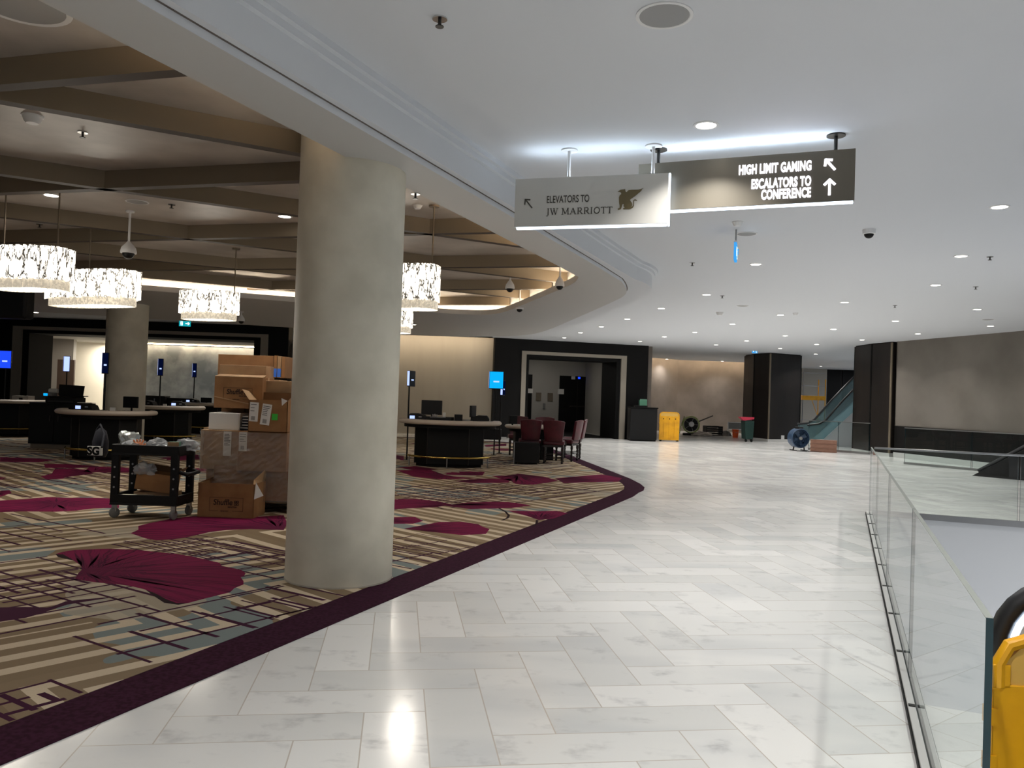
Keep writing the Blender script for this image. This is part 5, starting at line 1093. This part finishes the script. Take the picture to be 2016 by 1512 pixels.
# =================================================================== CARTONS ON THE PALLET
def labelpatch(t, x0, x1, z0, z1, y, rot=0, lines=5, code=False):
    M = Matrix.Translation(((x0 + x1) / 2, y, (z0 + z1) / 2)) @ Matrix.Rotation(rot, 4, 'Y'); w2, h2 = (x1 - x0) / 2, (z1 - z0) / 2
    l = MB(M).box(-w2, w2, -.0015, 0, -h2, h2).build('shipping_label', PAPER, t)
    m = MB(M)
    for k in range(lines):
        zz = h2 * (.8 - 1.0 * k / lines); m.box(-w2 * .8, w2 * random.uniform(.1, .8), -.0022, -.0015, zz - h2 * .06, zz)
    if code:
        for k in range(9): m.box(-w2 * .5 + w2 * .1 * k, -w2 * .46 + w2 * .1 * k, -.0022, -.0015, -h2 * .85, -h2 * .45)
    m.build('label_print', GREYINK, l)
def shuffle_print(t, x, z, wd, y):
    h = wd * .40; fr_ = MB(); th = wd * .008
    fr_.box(x, x + wd, y - .001, y, z + h - th, z + h).box(x, x + th, y - .001, y, z, z + h).box(x + wd - th, x + wd, y - .001, y, z, z + h).box(x, x + wd * .27, y - .001, y, z, z + th).box(x + wd * .68, x + wd, y - .001, y, z, z + th)
    fr_.build('printed_frame', INK, t)
    text('printed_name', 'Shuffle', wd * .235, INK, t, XZ(x + wd * .11, y - .001, z + h * .46), .92, .0012, .0004, shear=.12)
    text('printed_name', 'MASTER', wd * .055, INK, t, XZ(x + wd * .55, y - .001, z + h * .26), 1.35, .0006, .0004)
    g = MB(); u = wd * .065
    for i in range(2):
        for j in range(2): g.box(x + wd * .735 + i * u * 1.08, x + wd * .735 + i * u * 1.08 + u, y - .0012, y, z + h * .44 + j * u * 1.15, z + h * .44 + j * u * 1.15 + u)
    g.build('printed_tiles', INK, t)
    g = MB()
    for i in range(2):
        for j in range(2):
            cx_, cz_ = x + wd * .735 + i * u * 1.08 + u / 2, z + h * .44 + j * u * 1.15 + u / 2
            g.vprism([(cx_, cz_ - u * .32), (cx_ + u * .3, cz_), (cx_, cz_ + u * .32), (cx_ - u * .3, cz_)], y - .0018, y - .0012)
    g.build('printed_diamonds', CARD, t)
    text('printed_name', 'equipment', wd * .05, INK, t, XZ(x + wd * .33, y - .001, z - th), 1.1, .0003, .0004)
def carton(label, px0, px1, yt, yb, Y, depth, m=CARD, rz=0, z0=None, name='carton', group='cartons of the pallet stack', open_=None, tape=True, wrap=False):
    a_, b_ = V(px0, (yt + yb) / 2, Y), V(px1, (yt + yb) / 2, Y); mid = (px0 + px1) / 2; zt = V(mid, yt, Y).z; zb = V(mid, yb, Y).z if z0 is None else z0
    w_ = b_.x - a_.x; h_ = zt - zb; t = thing(name, label, 'carton', ((a_.x + b_.x) / 2, Y, zb), rz, group); hw = w_ / 2
    if open_:
        q = .006; m_ = MB(); m_.box(-hw, hw, 0, depth, 0, q); m_.box(-hw, hw, 0, q, 0, h_); m_.box(-hw, hw, depth - q, depth, 0, h_); m_.box(-hw, -hw + q, 0, depth, 0, h_); m_.box(hw - q, hw, 0, depth, 0, h_); m_.build('carton_body', m, t)
    else:
        MB().box(-hw, hw, 0, depth, 0, h_).build('carton_body', m, t, bevel=.004)
        if tape: MB().box(-hw - .001, hw + .001, depth / 2 - .025, depth / 2 + .025, h_, h_ + .0012).box(-hw - .0012, -hw, depth / 2 - .025, depth / 2 + .025, h_ * .75, h_).box(hw, hw + .0012, depth / 2 - .025, depth / 2 + .025, h_ * .75, h_).build('packing_tape', TAPE, t)
        MB().box(-hw, hw, depth / 2 - .0015, depth / 2 + .0015, h_ + .0012, h_ + .002).build('flap_seam', CARDIN, t)
    return t, w_, h_
PZ = FZ + .14
a, c = V(396, 1000, 9.5), V(586, 1000, 9.5); pw = c.x - a.x; PX0 = a.x
t = thing('pallet', 'wooden pallet under the wrapped carton stack beside the near column', 'pallet', (a.x, 9.5, FZ))
for k in range(6): MB().box(0, pw, .02 + .17 * k, .12 + .17 * k, .118, .132).build('deck_board', WOODP, t)
for x0 in (0, pw / 2 - .05, pw - .1):
    MB().box(x0, x0 + .1, .02, .98, .018, .118).build('stringer', WOODP, t)
    MB().box(x0, x0 + .1, .02, .98, 0, .018).build('bottom_board', WOODP, t)
z1 = V(480, 925, 9.55).z; z2 = V(480, 848, 9.55).z
def zcart(label, x0, x1, y0, y1, za, zb_, m, **k):
    t = thing('carton', label, 'carton', ((x0 + x1) / 2, y0, za), 0, 'cartons of the pallet stack'); hw = (x1 - x0) / 2; d_ = y1 - y0; h_ = zb_ - za
    MB().box(-hw, hw, 0, d_, 0, h_).build('carton_body', m, t, bevel=.004); MB().box(-hw, hw, d_ / 2 - .0015, d_ / 2 + .0015, h_, h_ + .002).build('flap_seam', CARDIN, t); return t
xm = PX0 + pw * .52
zcart('wrapped carton of the lowest layer, behind the free standing printed carton', PX0 + .02, xm - .004, 9.56, 10.02, PZ, z1 - .004, CARD2)
zcart('wrapped carton at the right of the lowest layer, next to the near column', xm, PX0 + pw - .02, 9.54, 10.02, PZ, z1 - .004, CARD)
zcart('wrapped carton at the back of the lowest layer', PX0 + .05, PX0 + pw - .05, 10.03, 10.45, PZ, z1 - .004, CARD2)
t = zcart('wide wrapped carton of the second layer at the left with two shipping labels', V(393, 885, 9.5).x, V(468, 885, 9.5).x, 9.52, 10.0, z1, z2, CARD2)
hw = (V(468, 885, 9.5).x - V(393, 885, 9.5).x) / 2; hh = z2 - z1
labelpatch(t, hw * .2, hw * .62, hh * .35, hh * .97, -.001, 0, 8)
t = zcart('wrapped carton of the second layer at the right with one label on its corner', V(469, 885, 9.45).x, V(566, 885, 9.45).x, 9.42, 9.98, z1 - .0, z2, CARD)
hw = (V(566, 885, 9.45).x - V(469, 885, 9.45).x) / 2; labelpatch(t, -hw * .95, -hw * .62, hh * .5, hh * .98, -.001, 0, 4, True)
zcart('carton at the back of the second layer', V(398, 885, 10).x, V(566, 885, 10).x, 10.02, 10.42, z1, z2, CARD2)
t, w_, h_ = carton('plain white carton lying on the left of the second layer', 411, 470, 813, 846, 9.6, .4, PAPER, z0=z2 + .002, tape=False)
pl_ = []
for k in range(5):
    a_ = V(470 + (k % 2) * 2, 840, 9.55); b_ = V(490, 840, 9.55)
    t2 = thing('booklet', 'dark booklet in the small stack between the white carton and the open carton', 'booklet', ((a_.x + b_.x) / 2 + .005 * (k % 3), 9.72, z2 + .002 + .034 * k), .05 * (k - 2), 'booklets in the small stack'); hw = (b_.x - a_.x) / 2
    MB().box(-hw, hw, -.1, .1, 0, .022).build('cover', DARKCLOTH, t2); MB().box(-hw + .003, hw - .003, -.098, .098, .022, .033).build('pages', PAPER, t2)
t, w_, h_ = carton('open brown carton with raised flaps, two labels and a green sticker', 489, 566, 788, 850, 9.40, .34, CARD, z0=z2 + .002, open_=True); hw = w_ / 2
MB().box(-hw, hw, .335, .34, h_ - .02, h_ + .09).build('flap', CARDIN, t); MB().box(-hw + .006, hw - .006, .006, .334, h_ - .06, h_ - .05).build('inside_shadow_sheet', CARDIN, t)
MB().poly([(-hw, .0, h_), (-hw, .34, h_), (-hw - .10, .30, h_ + .10), (-hw - .10, .04, h_ + .12)]).poly([(-hw + .003, .0, h_), (-hw + .003, .34, h_), (-hw - .097, .30, h_ + .10), (-hw - .097, .04, h_ + .12)]).build('flap', CARD2, t)
MB().poly([(hw, .0, h_), (hw, .34, h_), (hw + .06, .30, h_ + .10), (hw + .06, .04, h_ + .08)]).poly([(hw - .003, .0, h_), (hw - .003, .34, h_), (hw + .057, .30, h_ + .10), (hw + .057, .04, h_ + .08)]).build('flap', CARD2, t)
MB().poly([(hw * .66, -.003, h_ + .03), (hw * .98, -.003, h_ + .0), (hw * .7, -.003, h_ - .06)]).poly([(hw * .66, .001, h_ + .03), (hw * .98, .001, h_ + .0), (hw * .7, .001, h_ - .06)]).build('torn_paper', PAPER, t)
labelpatch(t, -hw * .95, -hw * .50, h_ * .32, h_ * .92, -.001, .04, 3, True); labelpatch(t, -hw * .34, hw * .14, h_ * .22, h_ * .88, -.001, .12, 6, True); MB().box(hw * .2, hw * .5, -.0015, 0, h_ * .38, h_ * .58).build('green_sticker', GREENST, t)
z3 = V(460, 804, 9.6).z
zb3 = z2 + .2
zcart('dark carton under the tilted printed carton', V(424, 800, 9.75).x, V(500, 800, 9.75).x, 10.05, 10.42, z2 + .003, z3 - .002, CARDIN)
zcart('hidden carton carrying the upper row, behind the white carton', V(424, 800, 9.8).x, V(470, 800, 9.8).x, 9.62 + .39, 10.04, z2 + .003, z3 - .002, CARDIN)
t, w_, h_ = carton('brown printed carton in the upper left of the stack', 421, 517, 742, 804, 9.70, .42, CARD, R(-2)); shuffle_print(t, -w_ / 2 + w_ * .19, h_ * .28, w_ * .60, -.001)
MB().poly([(-w_ / 2, .0, h_ + .002), (w_ / 2, 0, h_ + .002), (w_ / 2 + .01, .1, h_ + .03), (-w_ / 2 + .02, .1, h_ + .03)]).poly([(-w_ / 2, .004, h_ + .0), (w_ / 2, .004, h_ + .0), (w_ / 2 + .01, .104, h_ + .028), (-w_ / 2 + .02, .104, h_ + .028)]).build('flap', CARD2, t)
MB().bar((-w_ / 2 - .004, -.004, h_ * .36), (w_ / 2, -.004, h_ * .08), .002, .012).build('plastic_strap', TAPE, t)
t, w_, h_ = carton('wrapped carton at the upper right of the stack against the near column', 515, 576, 750, 806, 9.82, .42, CARD2, z0=None); text('printed_mark', 'OIO', .05, INK, t, XZ(w_ * .12, -.001, h_ * .45), 1.2)
MB().box(-.2, .2, .1, .3, -.15, -.01).build('inner_pad', CARDIN, t)
t, w_, h_ = carton('low brown carton behind the printed carton near the top', 432, 524, 719, 745, 10.0, .36, CARD2)
t, w_, h_ = carton('long brown carton lying across the top of the stack', 429, 538, 699, 740, 10.4, .12, CARD)
for k, (x0, x1) in enumerate(((539, 545), (546, 553), (554, 561))):
    t, w_, h_ = carton('narrow upright carton at the top right of the stack, ' + ['nearest to the long carton', 'middle of three', 'furthest right, by the blue tape'][k], x0, x1, 700 + k, 744, 10.32, .36, CARD2 if k % 2 else CARD, tape=False)
    MB().box(-w_ / 2, w_ / 2, -.0015, 0, h_ * .04, h_ * .42).build('blue_tape', BLUET, t) if k < 2 else None
t = thing('carton', 'lower support carton inside the top of the stack', 'carton', (V(490, 770, 10.3).x, 10.16, z3), 0); MB().box(-.34, .42, .02, .40, 0, V(490, 745, 10.0).z - z3 - .004).build('carton_body', CARD2, t, bevel=.004)
# free standing printed carton
t, w_, h_ = carton('open printed carton standing on the carpet in front of the pallet', 389, 500, 952, 1022, 9.08, .40, CARD, R(-1), z0=FZ, open_=True, group=None); hw = w_ / 2
shuffle_print(t, -hw + w_ * .21, h_ * .19, w_ * .60, -.001)
MB().box(-hw + .02, hw - .02, .392, .398, h_, h_ + .17).build('flap', CARD, t); MB().poly([(hw - .01, 0, h_), (hw - .01, .4, h_), (hw + .02, .36, h_ + .15), (hw - .04, .1, h_ + .04)]).poly([(hw - .013, 0, h_), (hw - .013, .4, h_), (hw + .017, .36, h_ + .15), (hw - .043, .1, h_ + .04)]).build('flap', CARD2, t)
MB().poly([(-hw, 0, h_), (-hw, .4, h_), (-hw + .02, .38, h_ + .12), (-hw + .05, .3, h_ + .04)]).poly([(-hw + .003, 0, h_), (-hw + .003, .4, h_), (-hw + .023, .38, h_ + .12), (-hw + .053, .3, h_ + .04)]).build('flap', CARD2, t)
MB().poly([(hw + .01, .02, h_ + .02), (hw + .09, .05, h_ - .13), (hw + .0, .0, h_ - .17)]).poly([(hw + .01, .024, h_ + .02), (hw + .09, .054, h_ - .13), (hw + .0, .004, h_ - .17)]).build('packing_slip', PAPER, t)
# stretch wrap hugging the lower cartons
t = MB(); X0, X1, Y0, Y1 = PX0 + .003, PX0 + pw - .003, 9.40, 10.47
rw = random.Random(5); P = []
for cx_, cy_, nx in ((X0, Y0, 14), (X1, Y0, 10), (X1, Y1, 14), (X0, Y1, 10)): pass
ring = [(X0 + (X1 - X0) * i / 30, Y0) for i in range(30)] + [(X1, Y0 + (Y1 - Y0) * i / 10) for i in range(10)] + [(X1 - (X1 - X0) * i / 18, Y1) for i in range(18)] + [(X0, Y1 - (Y1 - Y0) * i / 10) for i in range(10)]
lv = 22; n = len(ring); k = len(t.v)
for j in range(lv + 1):
    for i, (x, y) in enumerate(ring): o_ = rw.uniform(-.010, .010) + .006; dx_ = (x - (X0 + X1) / 2); dy_ = (y - (Y0 + Y1) / 2); t.pts([(x + math.copysign(o_, dx_), y + math.copysign(o_, dy_), PZ + .01 + (z2 - PZ - .02) * j / lv)])
for j in range(lv):
    for i in range(n): i2 = (i + 1) % n; t.face([k + j * n + i, k + j * n + i2, k + (j + 1) * n + i2, k + (j + 1) * n + i])
tag(t.build('stretch_wrap', WRAP), 'clear shiny stretch wrap around the lower two layers of cartons', 'stretch wrap')

# =================================================================== FAR OBJECTS ON THE MARBLE
a, c = V(1240, 840, 29.3), V(1296, 840, 29.3); w_ = c.x - a.x; h_ = V(1270, 802, 29.3).z
t = thing('podium', 'black reception podium beside the black portal wall', 'podium', (a.x, 29.3, 0), R(3)); MB().box(.02, w_ - .03, .02, .62, .05, h_ - .04).build('body', BLACKPL, t, bevel=.01); MB().box(0, w_, 0, .66, h_ - .04, h_).build('counter_top', BLACKM, t, bevel=.01); MB().box(.05, w_ - .06, .05, .6, 0, .05).build('toe_kick', BLACKM, t)
smallbox('console_tray', 'low black tray on the podium under the green box', 'tray', a.x + .42, 29.6, h_, .46, .3, .06, BLACKPL, R(3)); smallbox('tissue_box', 'small green carton on the podium', 'carton', a.x + .50, 29.6, h_ + .06, .27, .2, .20, mat('faded_green', (70, 120, 96), .7), R(3), [('open_flap', (-.13, .13, -.1, -.095, .20, .24), TEALBOX)])
def stand_at(px, py): p_ = G(px, py); return p_.x, p_.y
# drum blower with lime hose
x, y = V(1360, 850, 36).x, 36.0
t = thing('air_mover', 'round air blower with lime green rim and black base by the far wall', 'air blower', (x, y, 0), R(-15)); M_ = Matrix.Translation((0, 0, .48)) @ Matrix.Rotation(PI / 2, 4, 'X')
MB(M_).tube([(.36 * math.cos(q_), .36 * math.sin(q_), 0) for q_ in [2 * PI * i / 28 for i in range(28)]], .035, 10, closed=True).build('rim', LIME, t, 60); MB(M_).cyl((0, 0, 0), .31, -.22, -.02, 28).build('drum', BLACKPL, t, 40); MB(M_).cyl((.02, .02, 0), .12, -.03, .03, 20).build('hub', STEEL, t, 40)
for k in range(5): q_ = 2 * PI * k / 5; MB(M_).bar((0, 0, 0), (.34 * math.cos(q_), .34 * math.sin(q_), 0), .02, .02).build('spoke', GREYPL, t)
MB().box(-.35, .35, -.2, .3, .0, .10).build('base', BLACKPL, t, bevel=.02); MB().bar((.30, 0, .62), (.95, .05, .92), .05, .05).build('handle_bar', DKSTEEL, t); MB().tube([(-.5, 0, .06), (-.44, 0, .4), (-.3, .05, .86)], .02, 8).build('frame', LIME, t, 50)
x = V(1407, 850, 36).x
t = thing('black_crate', 'black slatted crate on the marble near the far wall', 'crate', (x, 36, 0), .1); MB().box(-.38, .38, 0, .5, .02, .05).build('bottom', BLACKPL, t)
for sx in (-.38, .35): MB().box(sx, sx + .03, 0, .5, .02, .42).build('end_panel', BLACKPL, t)
for z in (.08, .18, .28, .38):
    for yy in (0, .48): MB().box(-.38, .38, yy, yy + .02, z, z + .07).build('slat', BLACKPL, t)
crumple('rubble_bag', 'pale crumpled sheet on the floor left of the black crate', 'plastic sheet', V(1382, 855, 35.6).x, 35.6, .0, .28, (1.5, .8, .5), mat('dusty_sheet', (170, 160, 150), .8), 44)
crumple('rubble_bag', 'grey crumpled bag on the floor between the black crate and the white frame', 'plastic bag', V(1428, 855, 36.2).x, 36.2, .0, .25, (1.0, .8, .7), mat('dusty_bag', (110, 104, 98), .8), 47)
x0, x1 = V(1433, 850, 37).x, V(1462, 850, 37).x; t = thing('metal_frame', 'white rectangular metal frame standing behind the orange bucket', 'frame', ((x0 + x1) / 2, 37, 0), 0); hw = (x1 - x0) / 2; m = MB()
for q in (((-hw, 0, .02), (-hw, 0, .62)), ((hw, 0, .02), (hw, 0, .62)), ((-hw, 0, .62), (hw, 0, .62)), ((-hw, 0, .3), (hw, 0, .3)), ((-hw, 0, .02), (-hw, .35, .02)), ((hw, 0, .02), (hw, .35, .02))): m.bar(*q, .03, .03)
m.build('frame', WHITEP, t)
MB().box(-hw, hw, .01, .02, .32, .60).build('mesh_panel', GREYPL, t)
x = V(1448, 850, 35.2).x; t = thing('bucket', 'orange plastic bucket on the marble by the white frame', 'bucket', (x, 35.2, 0)); MB().lathe([(.11, 0), (.15, .34), (.16, .36), (.14, .35), (.105, .02)], 24).build('pail', ORNG, t, 40); MB().tube([(-.155, 0, .34), (-.13, -.08, .27), (0, -.15, .22), (.13, -.08, .27), (.155, 0, .34)], .006, 6).build('handle', STEEL, t, 40)
x0, x1 = V(1464, 850, 31.6).x, V(1483, 850, 31.6).x; hw = (x1 - x0) / 2
t = thing('wheeled_bin', 'dark green wheeled bin with pink red lid piece beside the dark pillar', 'bin', ((x0 + x1) / 2 - .02, 31.4, 0), .1); MB().vprism([(-hw * .8, .12), (hw * .8, .12), (hw, .78), (-hw, .78)], 0, .42).build('bin_body', DGREEN, t, bevel=.01)
MB().vprism([(-hw * 2.0, .98), (hw * 1.1, .98), (hw * 1.0, .90), (-hw * 1.1, .84)], .05, .3).build('lid_piece', REDP, t); MB().box(-hw, hw, .0, .42, .78, .84).build('rim', DGREEN, t, bevel=.01); MB().bar((-hw * 1.6, .2, .98), (-hw * .4, .2, .84), .03, .03).build('handle_bar', DKSTEEL, t)
for sx in (-hw * .6, hw * .6): MB(Matrix.Translation((sx, .06, .07)) @ Matrix.Rotation(PI / 2, 4, 'Y')).cyl((0, 0, 0), .07, -.025, .025, 16).build('wheel', BLACKPL, t, 40)
# blue drum fan
x = V(1573, 865, 26.6).x; t = thing('drum_fan', 'round dark blue floor fan on a low stand in front of the dark pillar', 'fan', (x, 26.6, 0), R(10)); M_ = Matrix.Translation((0, 0, .42)) @ Matrix.Rotation(PI / 2, 4, 'X')
MB(M_).lathe([(.30, -.20), (.325, -.18), (.325, .10), (.30, .12), (.295, .10), (.29, -.18)], 32).build('shroud', BLUEF, t, 40)
g_ = MB(M_)
for r_ in (.08, .14, .20, .26): g_.tube([(r_ * math.cos(q_), r_ * math.sin(q_), .11) for q_ in [2 * PI * i / 28 for i in range(28)]], .005, 6, closed=True)
for k in range(8): q_ = 2 * PI * k / 8; g_.bar((0, 0, .11), (.3 * math.cos(q_), .3 * math.sin(q_), .11), .006, .006)
g_.build('guard', BLUEF, t); MB(M_).cyl((0, 0, 0), .055, .06, .13, 20).build('hub', GREYPL, t, 40)
for k in range(4): q_ = PI / 2 * k + .4; e = Vector((-math.sin(q_), math.cos(q_), 0)) * .07; c_ = Vector((math.cos(q_), math.sin(q_), 0)); MB(M_).poly([c_ * .05 - e * .4 + Vector((0, 0, .02)), c_ * .26 - e + Vector((0, 0, .05)), c_ * .26 + e + Vector((0, 0, -.01)), c_ * .05 + e * .4]).poly([c_ * .05 - e * .4 + Vector((0, 0, .012)), c_ * .26 - e + Vector((0, 0, .042)), c_ * .26 + e + Vector((0, 0, -.018)), c_ * .05 + e * .4 - Vector((0, 0, .008))]).build('blade', BLUEF, t)
for sx in (-.2, .2): MB().tube([(sx, -.22, .02), (sx, .22, .02)], .014, 8).build('foot_bar', DKSTEEL, t); MB().bar((sx, 0, .02), (sx * .9, 0, .14), .03, .03).build('leg', DKSTEEL, t)
MB().box(-.1, .1, -.1, .12, .72, .80).build('switch_box', BLACKPL, t, bevel=.02)
t = thing('cable', 'black cable curled on the marble in front of the blue fan', 'cable', (x + .1, 26.2, .008)); MB().tube([(-.3 + .06 * i, .08 * math.sin(i * .9), 0) for i in range(14)], .008, 6).build('cable_run', BLACKM, t)
# plank bundle
x0, x1 = V(1593, 880, 26.4).x, V(1655, 880, 25.6).x
for k in range(3): t = thing('plank', ['brown plank lying at the bottom of the stack by the blue fan', 'brown plank in the middle of the stack by the blue fan', 'brown plank on top of the stack by the blue fan'][k], 'plank', (x0, 26.3, .0 + .135 * k), -.35, 'planks by the blue fan'); MB().box(0, x1 - x0 + .1, .0, .28, 0, .13).build('board', SALMON, t, bevel=.004); MB().box(0, .02, -.002, .282, .02, .095).build('end_cap', mat('pale_end_%d' % k, (176, 140, 120), .8), t)
# glass railing behind the fan, escalator rising to the right
a, c = V(1592, 860, 27.4), V(1712, 880, 25.8); ang = math.atan2(c.y - a.y, c.x - a.x); Lr = math.hypot(c.x - a.x, c.y - a.y)
t = thing('glass_railing', 'clear glass railing behind the blue fan, ending at the large pillar', 'glass railing', (a.x, a.y, 0), ang)
for k in range(2): glass_panel(t, Lr / 2 * k + .01, Lr / 2 * (k + 1) - .01, .06, 1.0)
MB().box(0, Lr, -.03, .03, 0, .07).build('base_shoe', STEEL, t); MB().box(0, Lr, -.015, .015, 1.0, 1.02).build('top_cap', STEEL, t)
YE = 30.5
E1 = [(1592, 838), (1612, 836), (1625, 829), (1660, 789), (1716, 731), (1716, 778), (1668, 822), (1622, 864), (1592, 866)]
t = thing('escalator', 'far escalator with blue tinted glass side rising behind the large pillar', 'escalator', (V(1600, 860, YE).x, YE, 0)); o = V(1600, 860, YE)
loc = lambda px, py: (V(px, py, YE).x - o.x, V(px, py, YE).z)
MB().vprism([loc(*p) for p in E1], 0, .02).build('glass_balustrade', GLASST, t)
MB().vprism([loc(*p) for p in E1], 1.10, 1.12).build('glass_balustrade', GLASST, t)
P = [loc(*p) for p in [(1590, 838), (1612, 836), (1625, 829), (1660, 789), (1716, 731)]]
for yy in (.01, 1.11): MB().tube([(p[0], yy, p[1] + .02) for p in P], .04, 8).build('handrail', RUBBER, t, 40)
W_ = [loc(1622, 866), loc(1668, 823), loc(1730, 766), (loc(1730, 766)[0], .0), (loc(1622, 866)[0], .0)]
MB().vprism(W_, .03, 1.09).build('truss_cladding', FASCIA, t)
# scaffold tower
x0, x1 = V(1580, 800, 40).x, V(1624, 800, 40).x; t = thing('scaffold_tower', 'yellow and steel scaffold tower behind the dark pillar', 'scaffold', (x0, 40, 0)); wS = x1 - x0; zt = V(1600, 728, 40).z; zd = V(1600, 783, 40).z
for xx in (0, wS):
    for yy in (0, .9): MB().cyl((xx, yy, 0), .025, 0, zt if xx == 0 else zt * .86, 8).build('upright', YEL if xx else STEEL, t, 40)
for z in (.35, .8, zt * .62 + .45, zt * .95): MB().bar((0, 0, z), (wS, 0, z), .03, .03).build('cross_bar', STEEL, t); MB().bar((0, 0, z), (0, .9, z), .03, .03).build('cross_bar', STEEL, t)
MB().box(-.03, wS + .03, -.03, .93, zd - .12, zd + .10).build('deck', YEL, t, bevel=.01); MB().bar((wS, 0, .1), (wS * .4, 0, zd - .1), .025, .025).build('brace', YEL, t)
# black sloping escalator flank seen over the far railing
a, c = V(1905, 880, 18.9), V(2040, 880, 17.8)
t = thing('escalator', 'black sloping escalator flank at the right edge behind the far railing', 'escalator', (a.x, a.y - .2, 0), math.atan2(c.y - a.y, c.x - a.x)); MB().vprism([(0, 0), (4, 0), (4, 1.9), (1.2, .78)], 0, .9).build('flank', BLACKPL, t, bevel=.01); MB().tube([(.1, .1, .12), (1.2, .1, .86), (4, .1, 1.98)], .04, 8).build('handrail', RUBBER, t, 40)
